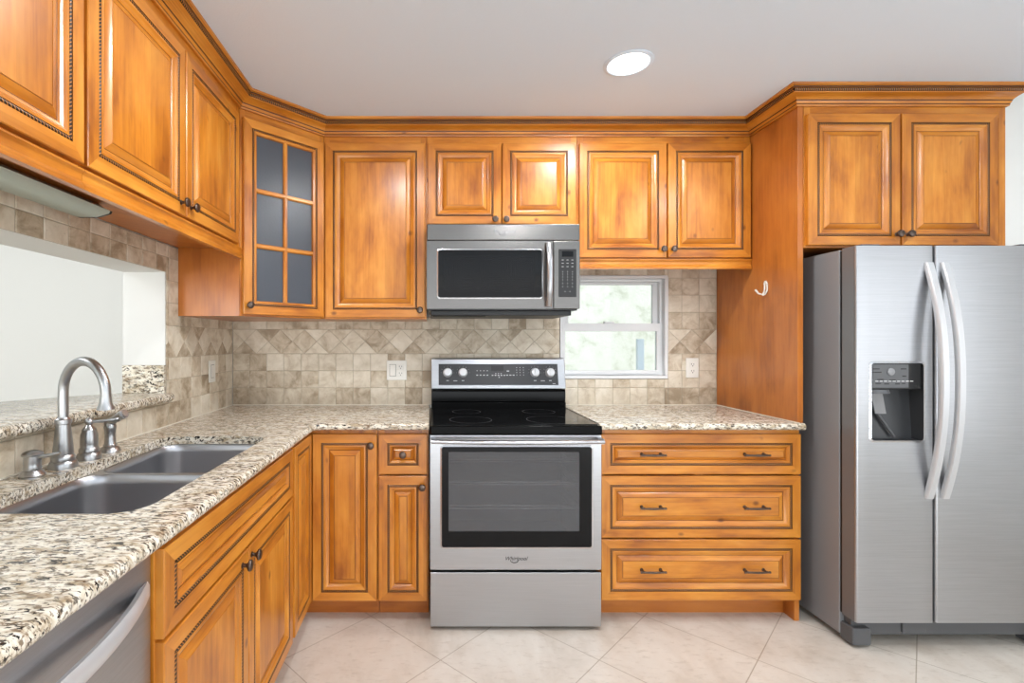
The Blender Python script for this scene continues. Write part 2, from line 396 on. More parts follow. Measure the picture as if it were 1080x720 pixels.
# tiled backsplash ------------------------------------------------------------
def clip(poly, ax, lim, keep_less):
    out = []
    for i in range(len(poly)):
        a, b = poly[i], poly[(i+1) % len(poly)]
        ia = (a[ax] <= lim) if keep_less else (a[ax] >= lim); ib = (b[ax] <= lim) if keep_less else (b[ax] >= lim)
        if ia: out.append(a)
        if ia != ib:
            t = (lim-a[ax])/(b[ax]-a[ax]); out.append((a[0]+(b[0]-a[0])*t, a[1]+(b[1]-a[1])*t))
    return out
def cliprect(poly, r):
    for ax, lim, less in ((0, r[0], False), (0, r[1], True), (1, r[2], False), (1, r[3], True)):
        poly = clip(poly, ax, lim, less)
        if len(poly) < 3: return None
    return poly
def tile_wall(name, regions, u0, u1, off, doff, fn):
    m = M(); P = .1011; tiles = []
    z = BASE
    rows = [BASE+.1*k for k in range(3)]; band = BASE+.3; top = band+.1414
    rr = [(q, q+.1) for q in rows]+[(top+.1*k, top+.1*(k+1)) for k in range(5)]
    k0 = int((u0-off)/P)-2; k1 = int((u1-off)/P)+2
    for a, b in rr:
        for k in range(k0, k1): tiles.append([(off+k*P, a), (off+(k+1)*P, a), (off+(k+1)*P, b), (off+k*P, b)])
    d = .1414; h = d/2; zc = band+h
    for k in range(int((u0-doff)/d)-2, int((u1-doff)/d)+2):
        c = doff+k*d
        tiles.append([(c-h, zc), (c, zc-h), (c+h, zc), (c, zc+h)])
        tiles.append([(c, band), (c+d, band), (c+h, zc)]); tiles.append([(c, band+d), (c+h, zc), (c+d, band+d)])
    g = .0012; ch = .0022
    for t in tiles:
        tone = (random.random(), random.random(), random.random(), 1)
        for r in regions:
            q = cliprect(t, r)
            if not q: continue
            cx = sum(a[0] for a in q)/len(q); cz = sum(a[1] for a in q)/len(q)
            ww = max(a[0] for a in q)-min(a[0] for a in q); hh = max(a[1] for a in q)-min(a[1] for a in q)
            if ww < .006 or hh < .006: continue
            def ins(e): return [(cx+(a[0]-cx)*(1-2*e/ww), cz+(a[1]-cz)*(1-2*e/hh)) for a in q]
            A, B = ins(g), ins(g+ch)
            m.poly([fn(a[0], a[1], 0) for a in B], 0, tone=tone)
            for i in range(len(A)):
                j = (i+1) % len(A)
                m.poly([fn(A[i][0], A[i][1], .0016), fn(A[j][0], A[j][1], .0016), fn(B[j][0], B[j][1], 0), fn(B[i][0], B[i][1], 0)], 0, tone=tone)
                m.poly([fn(A[i][0], A[i][1], .0055), fn(A[j][0], A[j][1], .0055), fn(A[j][0], A[j][1], .0016), fn(A[i][0], A[i][1], .0016)], 0, tone=tone)
    for r in regions:
        m.poly([fn(r[0], r[2], .0022), fn(r[1], r[2], .0022), fn(r[1], r[3], .0022), fn(r[0], r[3], .0022)], 1)
    return struct(m.build(name, [TRAV, GROUT], smooth=False, recalc=False))
tile_wall('wall_tile_back', [(XL, WX0, BASE, 1.43), (WX0, WX1, BASE, WZ0), (WX1, 1.672, BASE, 1.71), (WX0, WX1, WZ1, 1.71)],
          XL, 1.672, -1.059, -1.018, lambda u, z, d: (u, YW+d, z))
tile_wall('wall_tile_left', [(OY1+.004, YW, BASE, 1.71), (.2, OY1+.004, BASE, OZ0+.004), (.2, OY1+.004, OZ1, 1.71)],
          .2, YW, YW-.092, YW-.07, lambda u, z, d: (XL-d, u, z))
# window -----------------------------------------------------------------------
m = M(); yo = YW-.006
def frame(m, x0, x1, z0, z1, w, ya, yb, wt=None):
    wt = wt or w
    m.box(x0, x1, ya, yb, z0, z0+wt); m.box(x0, x1, ya, yb, z1-wt, z1); m.box(x0, x0+w, ya, yb, z0+wt, z1-wt); m.box(x1-w, x1, ya, yb, z0+wt, z1-wt)
frame(m, WX0+.002, WX1-.002, WZ0+.002, WZ1-.002, .018, YW-.004, YW+.10)
frame(m, WX0+.02, WX1-.02, WZ0+.02, WZ1-.02, .016, YW+.03, YW+.09)
wf = struct(m.build('window_1', ALU, smooth=False, bevel=.002))
m = M(); frame(m, WX0+.036, WX1-.036, 1.372, WZ1-.036, .03, YW+.055, YW+.075, .014)
o = m.build('upper_sash', ALU, wf, smooth=False, bevel=.0015)
m = M(); frame(m, WX0+.022, WX1-.04, WZ0+.03, 1.392, .016, YW+.02, YW+.045, .02); m.box(WX0+.022, WX1-.04, YW+.018, YW+.047, 1.345, 1.392)
m.box(1.02, 1.08, YW+.008, YW+.03, 1.392, 1.402)
m.build('lower_sash', ALU, wf, smooth=False, bevel=.0015)
m = M(); m.box(WX0+.06, WX1-.06, YW+.063, YW+.067, 1.385, WZ1-.05); m.box(WX0+.036, WX1-.055, YW+.031, YW+.035, WZ0+.048, 1.35)
m.build('window_pane', CLEAR, wf, smooth=False)
m = M(); m.box(1.235, 1.275, YW+.06, YW+.085, WZ0+.05, 1.30); m.build('blue_strip', plain('pale_blue_strip', (238, 247, 255), .5), wf, smooth=False, bevel=.002)  # pale blue upright strip behind the lower glass
# outside: neighbouring stucco wall and ground
m = M(); m.box(-4, 7, 4.5, 4.7, -.2, 3.4); struct(m.build('wall_outside', STUCCO, smooth=False))
m = M(); m.box(XL+.0, -.006, YW-.004, YW-.0002, BASE, BASE+.004); m.box(.764, 1.672, YW-.004, YW-.0002, BASE, BASE+.004); m.box(1.668, 1.672, 2.23, YW-.004, BASE, BASE+.004); m.box(XL+.0002, XL+.004, .37, YW-.004, BASE, BASE+.004); struct(m.build('trim_1', CAULK, smooth=False))
m = M(); m.box(-4, 7, 3.04, 4.5, -.2, -.1); struct(m.build('ground_outside', plain('outside_concrete', (190, 190, 184), .9), smooth=False))

# ------------------------------------------------------------------ cabinet doors
RINGS = [(0, .0025), (.0025, 0), (.0403, 0), (.0409, .0035), (.0501, .0035), (.0507, .0005), (.057, .0), (.063, .003), (.066, .0052), (.069, .0060), (.0748, .0112),
         (.0764, .0115), (.0775, .0104), (.0975, .0030), (.0982, .0045), (.0995, .0045), (.1003, .0030)]
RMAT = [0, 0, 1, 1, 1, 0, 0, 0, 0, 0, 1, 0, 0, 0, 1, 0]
T_D = .02
def ring_pt(w, h, i): return [(i, i), (w-i, i), (w-i, h-i), (i, h-i)]
def rope_rect(m, w, h, i, y, half=.0042):
    for a, b in ((0, 1), (1, 2), (2, 3), (3, 0)):
        c = ring_pt(w, h, i); A = Vector((c[a][0], 0, c[a][1])); B = Vector((c[b][0], 0, c[b][1]))
        ropeseg(m, A+Vector((0, y, 0)), B+Vector((0, y, 0)), Vector((0, -1, 0)), half)
def ropeseg(m, A, B, nrm, half, exa=0, exb=0, dirA=None, dirB=None):
    t = (B-A); L = t.length; t.normalize(); s = t.cross(nrm).normalized(); n = 6
    for k in range(n):
        a0 = PI*k/n; a1 = PI*(k+1)/n
        pa = s*(half*math.cos(a0))+nrm*(half*.9*math.sin(a0)); pb = s*(half*math.cos(a1))+nrm*(half*.9*math.sin(a1))
        ua, ub = k/n, (k+1)/n
        m.poly([A+pa, B+pa, B+pb, A+pb], 0, uv=[(ua, 0), (ua, L), (ub, L), (ub, 0)])
def door(parent, x, z, w, h, horizontal=False, name='door', glass=None, thick=T_D):
    """raised panel door or drawer front; front face at local y=-thick, back at y=0"""
    m = M(); m.T = Matrix.Translation((x, 0, z)); y0 = -thick
    mn = min(w, h)/2; k2 = min(1, (mn*.86-.051)/.05)
    ins = [(i if i <= .0508 else .0507+(i-.0507)*k2, d) for i, d in RINGS]
    for q in range(1, len(ins)):
        if ins[q][0] <= ins[q-1][0]: ins[q] = (ins[q-1][0]+.0004, ins[q][1])
    if glass: ins = ins[:8]+[(.0645, .013)]
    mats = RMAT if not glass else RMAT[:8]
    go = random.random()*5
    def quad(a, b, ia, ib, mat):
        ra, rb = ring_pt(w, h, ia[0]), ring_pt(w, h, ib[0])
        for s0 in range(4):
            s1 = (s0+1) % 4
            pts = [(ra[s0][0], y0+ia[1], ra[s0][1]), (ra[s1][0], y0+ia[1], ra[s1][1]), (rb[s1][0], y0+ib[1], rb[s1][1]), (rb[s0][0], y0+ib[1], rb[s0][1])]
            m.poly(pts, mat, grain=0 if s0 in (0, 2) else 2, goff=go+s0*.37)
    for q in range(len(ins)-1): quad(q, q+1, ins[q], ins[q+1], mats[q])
    # outer edge and back
    r = ring_pt(w, h, 0)
    for s0 in range(4):
        s1 = (s0+1) % 4; m.poly([(r[s1][0], y0+.0025, r[s1][1]), (r[s0][0], y0+.0025, r[s0][1]), (r[s0][0], 0, r[s0][1]), (r[s1][0], 0, r[s1][1])], 0, grain=0 if s0 in (0, 2) else 2)
    e = ins[-1]; c = ring_pt(w, h, e[0])
    if not glass:
        m.poly([(a, y0+e[1], b) for a, b in c], 0, grain=0 if horizontal else 2, goff=go+2)
        m.poly([(a, 0, b) for a, b in reversed(r)], 0)
    else:
        q = [(0, r), (1, c)]
        for s0 in range(4):
            s1 = (s0+1) % 4
            m.poly([(c[s0][0], y0+.013, c[s0][1]), (c[s1][0], y0+.013, c[s1][1]), (c[s1][0], 0, c[s1][1]), (c[s0][0], 0, c[s0][1])], 0)
            m.poly([(r[s1][0], 0, r[s1][1]), (r[s0][0], 0, r[s0][1]), (c[s0][0], 0, c[s0][1]), (c[s1][0], 0, c[s1][1])], 0)
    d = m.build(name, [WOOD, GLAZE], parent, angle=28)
    i = .0455; rm = M(); rm.T = Matrix.Translation((x, 0, z)); rope_rect(rm, w, h, i, y0+.003)
    rm.build('rope_trim', ROPE, d, recalc=False)
    if glass:
        cols, rws = glass; a = c[0][0]; b = c[0][1]; W = w-2*a; HH = h-2*b; g = M(); g.T = Matrix.Translation((x, 0, z)); mw = .011
        for k in range(1, cols):
            cx = a+W*k/cols
            g.prism([(cx-mw, -.004), (cx-mw, -.011), (cx-mw*.5, -.017), (cx+mw*.5, -.017), (cx+mw, -.011), (cx+mw, -.004)], b-.002, h-b+.002)
        for k in range(1, rws):
            cz = b+HH*k/rws
            pr = [(-.004, cz-mw), (-.011, cz-mw), (-.017, cz-mw*.5), (-.017, cz+mw*.5), (-.011, cz+mw), (-.004, cz+mw)]
            rings = [[(xx, py, pz) for py, pz in pr] for xx in (a-.002, w-a+.002)]
            for s0 in range(6):
                s1 = (s0+1) % 6; g.poly([rings[0][s0], rings[1][s0], rings[1][s1], rings[0][s1]], 0, grain=0)
        g.build('muntin', WOOD, d, angle=28)
        g = M(); g.box(x+a-.004, x+w-a+.004, -.0045, -.001, z+b-.004, z+h-b+.004); g.build('glass_pane', OBSC, d, smooth=False)
    return d
def knob(parent, x, z, y=-T_D):
    m = M(); m.lathe([(.0085, 0), (.0085, -.002), (.0055, -.004), (.005, -.012), (.009, -.016), (.0155, -.020), (.0165, -.0245), (.0135, -.0285), (.006, -.0305)], 20, 0, (x, y+.0003, z), 'y')
    return m.build('knob', BRONZE, parent)
def pull(parent, x, z, y=-T_D):
    m = M()
    for s in (-1, 1): m.lathe([(.008, 0), (.007, -.003), (.0045, -.006), (.0045, -.024), (.006, -.027)], 14, 0, (x+s*.043, y+.0003, z), 'y')
    pts = [(x+.058*k/12, y-.026-.004*math.cos(PI*k/24), z) for k in range(-12, 13)]
    m.tube(pts, [.0028+.0024*(1-abs(k)/12)**.5 if abs(k) < 11 else .0052 for k in range(-12, 13)], 10)
    return m.build('pull_handle', BRONZE, parent)
def cab(name, label, loc, rz, w, h, d, group=None, top=None, toe=False, open_top=False, cat='cabinet', z0=0, foot=False):
    """cabinet whose face frame front is local y=0; body behind it"""
    t = thing(name, label, cat, loc, rz, group)
    m = M()
    if open_top:
        m.box(0, .018, .018, d, z0, h-.02); m.box(w-.010, w, .018, d, z0, h-.02); m.box(.018, w-.018, .018, d, z0, z0+.018); m.box(.018, w-.018, d-.006, d, z0+.018, h-.02)
    else: m.box(0, w, .018, d, z0, h, 0, 2)
    m.build('carcass', PANEL, t, smooth=False)
    m = M(); st = .03
    m.box(0, st, 0, .018, z0, h, 0, 2); m.box(w-st, w, 0, .018, z0, h, 0, 2); m.box(st, w-st, 0, .018, z0, z0+st, 0, 0); ft = top or st; m.box(st, w-st, 0, .018, h-ft, h, 0, 0)
    if w > .5: m.box(w/2-.02, w/2+.02, 0, .018, z0+st, h-ft, 0, 2)
    m.build('face_frame', WOOD, t, smooth=False, bevel=.001)
    if toe:
        m = M(); m.box(0, w, .07, .085, 0, z0, 0, 0)
        if foot: m.box(w-.022, w, 0, .07, 0, z0, 0, 2)
        m.build('toe_kick', PANEL, t, smooth=False)
    return t
def light_rail(t, x0, x1, zt=0, h=.05):
    m = M(); pr = [(.004, zt), (-.016, zt), (-.016, zt-.004), (-.010, zt-.010), (-.008, zt-.016), (-.008, zt-.028), (-.012, zt-.034), (-.016, zt-.040), (-.016, zt-h), (.004, zt-h)]
    n = len(pr)
    for i in range(n):
        a, b = pr[i], pr[(i+1) % n]; m.poly([(x0, a[0], a[1]), (x1, a[0], a[1]), (x1, b[0], b[1]), (x0, b[0], b[1])], 0, grain=0)
    for xx in (x0, x1): m.poly([(xx, a, b) for a, b in pr], 0, grain=2)
    m.build('light_rail', WOOD, t, angle=28)

FY = 2.575; UB = 1.712; UT = 2.428               # upper frames on the back wall
hU = UT-UB; dU = YW-FY-.001
def up(name, label, x0, x1, zb, doors, knobs, rail=False, dz=(None, None), yy=FY, d=dU):
    t = cab(name, label, (x0, yy, zb), 0, x1-x0, UT-zb, d, 'cabinets on the walls', top=.125)
    for k, (a, b) in enumerate(doors):
        zz0 = dz[0] or zb+.008; zz1 = dz[1] or 2.314
        dd = door(t, a-x0, zz0-zb, b-a, zz1-zz0)
        for q, kx, kz in knobs:
            if q == k: knob(dd, kx-x0, kz-zb)
    if rail: light_rail(t, 0, x1-x0)
    return t
up('wall_cabinet', 'tall single-door wooden wall cabinet between the glass corner cabinet and the microwave', -.556, -.021, 1.402, [(-.546, -.029)], [(0, -.055, 1.447)])
up('wall_cabinet', 'short two-door wooden wall cabinet directly above the microwave', -.019, .763, 1.872, [(-.013, .367), (.373, .753)], [(0, .334, 1.915), (1, .391, 1.915)], dz=(1.894, None))
up('wall_cabinet', 'two-door wooden wall cabinet above the kitchen window', .765, 1.669, UB, [(.772, 1.225), (1.233, 1.662)], [(0, 1.203, 1.762), (1, 1.255, 1.762)], rail=True)
FYF = 2.245
tf = up('wall_cabinet', 'deep two-door wooden cabinet above the refrigerator', 1.699, 2.618, UB, [(1.706, 2.122), (2.130, 2.565)], [(0, 2.103, 1.768), (1, 2.152, 1.768)], yy=FYF, d=YW-FYF+.004)
m = M(); m.box(1.672, 1.697, FYF, YW, BASE+.001, UT); o = m.build('refrigerator_side_panel', PANEL, smooth=False, bevel=.001)
tag(shift(o, (1.685, 2.5, BASE+.001)), 'tall plain wooden panel standing on the counter beside the refrigerator', 'panel')

# left run of wall cabinets (front faces +X): local x runs along +Y
FX = -.875; dL = FX-XL-.001
def upl(label, y0, y1, doors, knobs):
    t = cab('wall_cabinet', label, (FX, y0, UB), PI/2, y1-y0, hU, dL, 'cabinets on the walls', top=.13)
    for k, (a, b) in enumerate(doors):
        dd = door(t, a-y0, .01, b-a, 2.305-UB-.01)
        for q, ky, kz in knobs:
            if q == k: knob(dd, ky-y0, kz-UB)
    light_rail(t, 0, y1-y0); return t
upl('wooden wall cabinet nearest the camera, over the pass-through opening', .26, 1.225, [(.275, .738), (.748, 1.219)], [(0, .70, 1.76), (1, .785, 1.76)])
upl('wooden wall cabinet with a pair of knobs left of the glass corner cabinet', 1.227, 2.252, [(1.232, 1.722), (1.730, 2.206)], [(0, 1.69, 1.762), (1, 1.76, 1.762)])

# diagonal corner cabinet
A = Vector((-.875, 2.256)); B = Vector((-.556, 2.575)); zb = 1.402
t = thing('corner_wall_cabinet', 'diagonal corner wall cabinet with a six-pane glass door', 'cabinet', (A.x, A.y, zb), PI/4, 'cabinets on the walls')
R = Matrix.Rotation(-PI/4, 4, 'Z') @ Matrix.Translation((-A.x, -A.y, 0))
m = M(); m.T = R; hh = UT-zb
pl = [(A.x, A.y), (-.558, 2.573), (-.558, YW-.001), (XL+.001, YW-.001), (XL+.001, A.y)]
n = len(pl)
for i in range(n):
    a, b = pl[i], pl[(i+1) % n]
    if i == 0: continue
    m.poly([(a[0], a[1], 0), (b[0], b[1], 0), (b[0], b[1], hh), (a[0], a[1], hh)], 0, grain=2)
for z in (0, hh*.33, hh*.62, hh): 
    q = pl if z in (0, hh) else [(A.x-.02, A.y+.03), (-.585, 2.59), (-.558, YW-.001), (XL+.001, YW-.001), (XL+.001, A.y+.01)]
    m.poly([(a, b, z) for a, b in q], 0, grain=0)
m.build('carcass', PANEL, t, smooth=False)
L = (B-A).length
m = M(); st = .026
m.box(.001, st, 0, .016, 0, hh, 0, 2); m.box(L-st, L-.001, 0, .016, 0, hh, 0, 2); m.box(st, L-st, 0, .016, 0, st, 0, 0); m.box(st, L-st, 0, .016, 2.29-zb, hh, 0, 0)
m.build('face_frame', WOOD, t, smooth=False, bevel=.001)
d = door(t, .012, .008, L-.024, 2.312-zb-.008, glass=(2, 3))
knob(d, .035, .05)

# crown moulding ---------------------------------------------------------------
CR = [(0, 2.352), (.010, 2.352), (.012, 2.358), (.012, 2.362), (.017, 2.368), (.018, 2.372), (.020, 2.376), (.026, 2.381), (.036, 2.387), (.047, 2.391), (.054, 2.393), (.056, 2.396), (.056, 2.411), (.061, 2.412), (.062, 2.417), (.070, 2.421), (.072, 2.4295), (0, 2.4295)]
CM = [0]*len(CR); CM[2] = 1; CM[5] = 1; CM[11] = 1; CM[13] = 1
path = [Vector(q) for q in ((-.875, .26), (-.875, 2.256), (-.556, 2.575), (1.670, 2.575), (1.670, 2.243), (2.618, 2.243), (2.618, 2.2615))]
ed = [(path[i+1]-path[i]).normalized() for i in range(len(path)-1)]
nr = [Vector((e.y, -e.x)) for e in ed]                     # right-hand normal = towards the room
nr_s = [1, 1, 1, 1, 1, .5]
def mit(i):
    if i == 0: return nr[0]
    if i == len(path)-1: return nr[-1]*nr_s[-1]
    a, b = nr[i-1]*nr_s[i-1], nr[i]*nr_s[i]              # solve d.n1=s1, d.n2=s2
    n1, n2 = nr[i-1], nr[i]; det = n1.x*n2.y-n1.y*n2.x
    return Vector(((nr_s[i-1]*n2.y-nr_s[i]*n1.y)/det, (nr_s[i]*n1.x-nr_s[i-1]*n2.x)/det))
ct = thing('crown_molding', 'wooden crown molding with rope bead along the tops of all wall cabinets', 'molding', (-.8, 1.2, 2.35))
m = M(); m.T = Matrix.Translation((.8, -1.2, -2.35)); rm = M(); rm.T = m.T
for i in range(len(path)-1):
    a, b = path[i], path[i+1]; da, db = mit(i), mit(i+1); g = 0 if abs(ed[i].x) > .5 else 1
    for k in range(len(CR)-1):
        p0, z0 = CR[k]; p1, z1 = CR[k+1]
        pts = [(a+da*p0).to_3d()+Vector((0, 0, z0)), (b+db*p0).to_3d()+Vector((0, 0, z0)), (b+db*p1).to_3d()+Vector((0, 0, z1)), (a+da*p1).to_3d()+Vector((0, 0, z1))]
        Ls = (b-a).length; m.poly(pts, CM[k], uv=[(z0*2+i, 0), (z0*2+i, Ls), (z1*2+p1+i, Ls), (z1*2+p1+i, 0)])
    pr, zr = .057, 2.4035
    A3 = (a+da*pr).to_3d()+Vector((0, 0, zr)); B3 = (b+db*pr).to_3d()+Vector((0, 0, zr))
    ropeseg(rm, A3, B3, nr[i].to_3d(), .0065)
m.poly([(path[0]+mit(0)*p).to_3d()+Vector((0, 0, z)) for p, z in CR], 0)
m.build('molding', [WOOD, GLAZE], ct, angle=30); rm.build('rope_trim', ROPE, ct, recalc=False)

# ------------------------------------------------------------------ base cabinets
BZ = .092; BT = .883; BFY = 2.27; BFX = -.561; dB = YW-BFY-.001; dBL = BFX-XL-.001
g_b = 'base cabinets under the counter'
# drawers right of the range
x0, x1 = .772, 1.697
t = cab('drawer_cabinet', 'wooden base cabinet with three wide drawers right of the range', (x0, BFY, 0), 0, x1-x0, BT, dB, g_b, toe=True, z0=BZ, foot=True)
for za, zb_ in ((.679, .862), (.389, .671), (.104, .381)):
    d = door(t, .780-x0, za, 1.692-.780, zb_-za, True, 'drawer')
    zc = (za+zb_)/2
    pull(d, 1.008-x0, zc, -T_D+.003); pull(d, 1.478-x0, zc, -T_D+.003)
m = M(); m.box(x1-x0+.0005, x1-x0+.006, .002, .022, .20, .262); m.build('hinge_plate', plain('tan_plate', (205, 190, 165), .5), t, smooth=False, bevel=.001)
# small drawer over door, left of the range
x0, x1 = -.241, -.008
t = cab('base_cabinet', 'narrow wooden base cabinet with small drawer over door left of the range', (x0, BFY, 0), 0, x1-x0, BT, dB, g_b, toe=True, z0=BZ)
d = door(t, -.237-x0, .679, .223, .183, True, 'drawer'); knob(d, -.126-x0, .7705, -T_D+.003)
d = door(t, -.237-x0, .100, .223, .571); knob(d, -.038-x0, .624)
# L-shaped corner cabinet with folding pair of doors
t = thing('corner_base_cabinet', 'L-shaped wooden corner base cabinet with two doors meeting at the inner corner', 'cabinet', (BFX, BFY, 0), 0, g_b)
m = M(); m.T = Matrix.Translation((-BFX, -BFY, 0))
m.prism([(XL+.001, 1.952), (BFX-.001, 1.952), (BFX-.001, BFY+.001), (-.243, BFY+.001), (-.243, YW-.001), (XL+.001, YW-.001)], BZ, BT)
m.build('carcass', WOOD, t, smooth=False)
m = M(); m.T = Matrix.Translation((-BFX, -BFY, 0)); m.box(BFX-.085, BFX-.07, 1.952, BFY+.085, 0, BZ); m.box(BFX-.07, -.243, BFY+.07, BFY+.085, 0, BZ); m.build('toe_kick', PANEL, t, smooth=False)
d = door(t, .022, .100, .2935, .762); knob(d, .289, .813)
def door_rot(parent, loc, rz, *a, **k):
    d = door(parent, *a, **k); d.location = loc; d.rotation_euler = (0, 0, rz); return d
door_rot(t, (0, 1.972-BFY, 0), PI/2, 0, .100, 2.247-1.972, .762)
# sink base
y0, y1 = 1.0, 1.948
t = cab('sink_cabinet', 'wooden sink base cabinet with false drawer front over two doors', (BFX, y0, 0), PI/2, y1-y0, BT, dBL, g_b, toe=True, z0=BZ, open_top=True)
door(t, .003, .679, .937, .183, True, 'drawer_front')
d = door(t, .003, .100, .4645, .571); knob(d, 1.418-y0, .641)
d = door(t, .4725, .100, .4675, .571); knob(d, 1.492-y0, .641)

# ------------------------------------------------------------------ granite tops
def arc(cx, cy, r, a0, a1, n):
    return [(cx+r*math.cos(a0+(a1-a0)*k/n), cy+r*math.sin(a0+(a1-a0)*k/n)) for k in range(n+1)]
def rrect(x0, x1, y0, y1, r, n=8):
    return arc(x1-r, y0+r, r, -PI/2, 0, n)+arc(x1-r, y1-r, r, 0, PI/2, n)+arc(x0+r, y1-r, r, PI/2, PI, n)+arc(x0+r, y0+r, r, PI, 1.5*PI, n)
def slab(name, outline, disp, z0, z1, hole=None, r=None, ends=True):
    """bullnosed slab: outline points with inward displacement directions"""
    th = z1-z0; r = r or th/2; prof = []
    N = 8
    for k in range(N+1):
        a = -PI/2+PI*k/N; prof.append((r-r*math.cos(a), (z0+z1)/2+(th/2)*math.sin(a)))
    rings = [[(p[0]+d[0]*o_, p[1]+d[1]*o_, z) for p, d in zip(outline, disp)] for o_, z in prof]
    bm = bmesh.new(); vr = [[bm.verts.new(q) for q in rg] for rg in rings]; n = len(outline)
    for a, b in zip(vr, vr[1:]):
        for i in range(n):
            j = (i+1) % n; bm.faces.new([a[i], a[j], b[j], b[i]])
    hv = None
    if hole: hv = [[bm.verts.new((x, y, z)) for x, y in hole] for z in (z0, z1)]
    for idx, lp in ((0, vr[0]), (1, vr[-1])):
        eds = [bm.edges.get((lp[i], lp[(i+1) % n])) or bm.edges.new((lp[i], lp[(i+1) % n])) for i in range(n)]
        if hv: k = len(hole); eds += [bm.edges.new((hv[idx][i], hv[idx][(i+1) % k])) for i in range(k)]
        bmesh.ops.triangle_fill(bm, edges=eds, use_beauty=True)
    if hv:
        k = len(hole)
        for i in range(k): j = (i+1) % k; bm.faces.new([hv[0][i], hv[1][i], hv[1][j], hv[0][j]])
    bmesh.ops.recalc_face_normals(bm, faces=bm.faces)
    for f in bm.faces: f.smooth = True
    for e in bm.edges:
        if len(e.link_faces) == 2 and e.calc_face_angle(0) > math.radians(30): e.smooth = False
    me = bpy.data.meshes.new(name); bm.to_mesh(me); bm.free(); me.materials.append(GRAN)
    o = bpy.data.objects.new(name, me); C.objects.link(o); return o
SX0, SX1, SY0, SY1 = -1.03, -.632, 1.062, 1.932
CF, CX = 2.222, -.517
rc = .03; arcp = arc(CX+rc, CF-rc, rc, PI, PI/2, 6)
ol = [(XL+.001, .37), (CX, .37)]+arcp+[(-.006, CF), (-.006, YW-.001), (XL+.001, YW-.001)]
ds = [(0, 0), (-1, 0)]+[((p[0]-(CX+rc))/rc, (p[1]-(CF-rc))/rc) for p in arcp]+[(0, 1), (0, 0), (0, 0)]
o = slab('countertop', ol, ds, .884, BASE, rrect(SX0, SX1, SY0, SY1, .075), r=.013)
tag(shift(o, (-.8, 1.5, .884)), 'L-shaped cream speckled granite countertop with sink cutout, left of the range', 'countertop')
ol = [(.764, CF), (1.694, CF), (1.694, YW-.001), (.764, YW-.001)]; ds = [(0, 1), (0, 1), (0, 0), (0, 0)]
o = slab('countertop', ol, ds, .884, BASE-.0002, r=.013)
tag(shift(o, (1.2, 2.5, .884)), 'short cream granite countertop between the range and the refrigerator panel', 'countertop')
# raised bar top on the half wall
endc = arc(-1.150, 2.153+.0, .03, 0, PI/2, 6)
ol = [(-1.62, .22), (-1.12, .22)]+[(-1.12, 2.148)]+[(-1.12-.032+.032*math.cos(a), 2.148+.032*math.sin(a)) for a in [PI/2*k/6 for k in range(1, 7)]]+[(-1.1535, 2.180), (-1.1535, 2.1545), (-1.338, 2.1545), (-1.345, 2.16), (-1.40, 2.12), (-1.60, 1.86), (-1.62, 1.80)]
ds = []
for i, p in enumerate(ol):
    if i == 0: ds.append((0, 0))
    elif i in (1, 2): ds.append((-1, 0))
    elif i <= 8: a = PI/2*(i-2)/6; ds.append((-math.cos(a), -math.sin(a)))
    elif i == 9: ds.append((0, -1))
    elif i < 12: ds.append((0, 0))
    else: ds.append((.5, 0))
o = slab('bar_top', ol, ds, 1.0245, 1.060, r=.015)
tag(shift(o, (-1.2, 1.2, 1.0245)), 'raised granite bar ledge running through the pass-through opening', 'countertop')
m = M(); m.box(-1.338, -1.157, 2.138, 2.1555, 1.0602, 1.182); o = m.build('granite_splash', GRAN, smooth=False, bevel=.002)
tag(shift(o, (-1.25, 2.147, 1.0602)), 'small granite splash block upright at the end of the raised bar', 'backsplash block')

# ------------------------------------------------------------------ sink
t = thing('kitchen_sink', 'double bowl stainless undermount sink set in the granite counter', 'sink', ((SX0+SX1)/2, 1.5, .68))
Ti = Matrix.Translation((-(SX0+SX1)/2, -1.5, -.68))
def bowl(ya, yb, ztop, dep, drain_y):
    xa, xb = SX0-.004, SX1+.004; rr_ = .075
    loops = [(0, ztop, rr_), (.004, ztop-.004, rr_-.004), (.006, ztop-.03, rr_-.006), (.012, ztop-dep+.05, rr_-.012), (.022, ztop-dep+.018, rr_-.02), (.045, ztop-dep+.004, rr_-.04), (.075, ztop-dep, rr_-.065)]
    m = M(); m.T = Ti; rings = []
    for i, z, r in loops: rings.append([(x, y, z) for x, y in rrect(xa+i, xb-i, ya+i, yb-i, max(r, .006))])
    m.loft(rings, 0, False, True)
    b = m.build('bowl', SINKST, t, angle=60, recalc=False)
    for p in b.data.polygons: pass
    m = M(); m.T = Ti; cx = (xa+xb)/2
    m.lathe([(.044, ztop-dep+.001), (.044, ztop-dep+.003), (.034, ztop-dep+.003), (.03, ztop-dep+.0015), (.008, ztop-dep+.0015), (.006, ztop-dep+.006)], 24, 0, (cx, drain_y, 0))
    m.build('drain', CHROME, t)
bowl(SY0-.004, 1.492, .8835, .2, 1.28); bowl(1.506, SY1+.003, .8835, .19, 1.72)
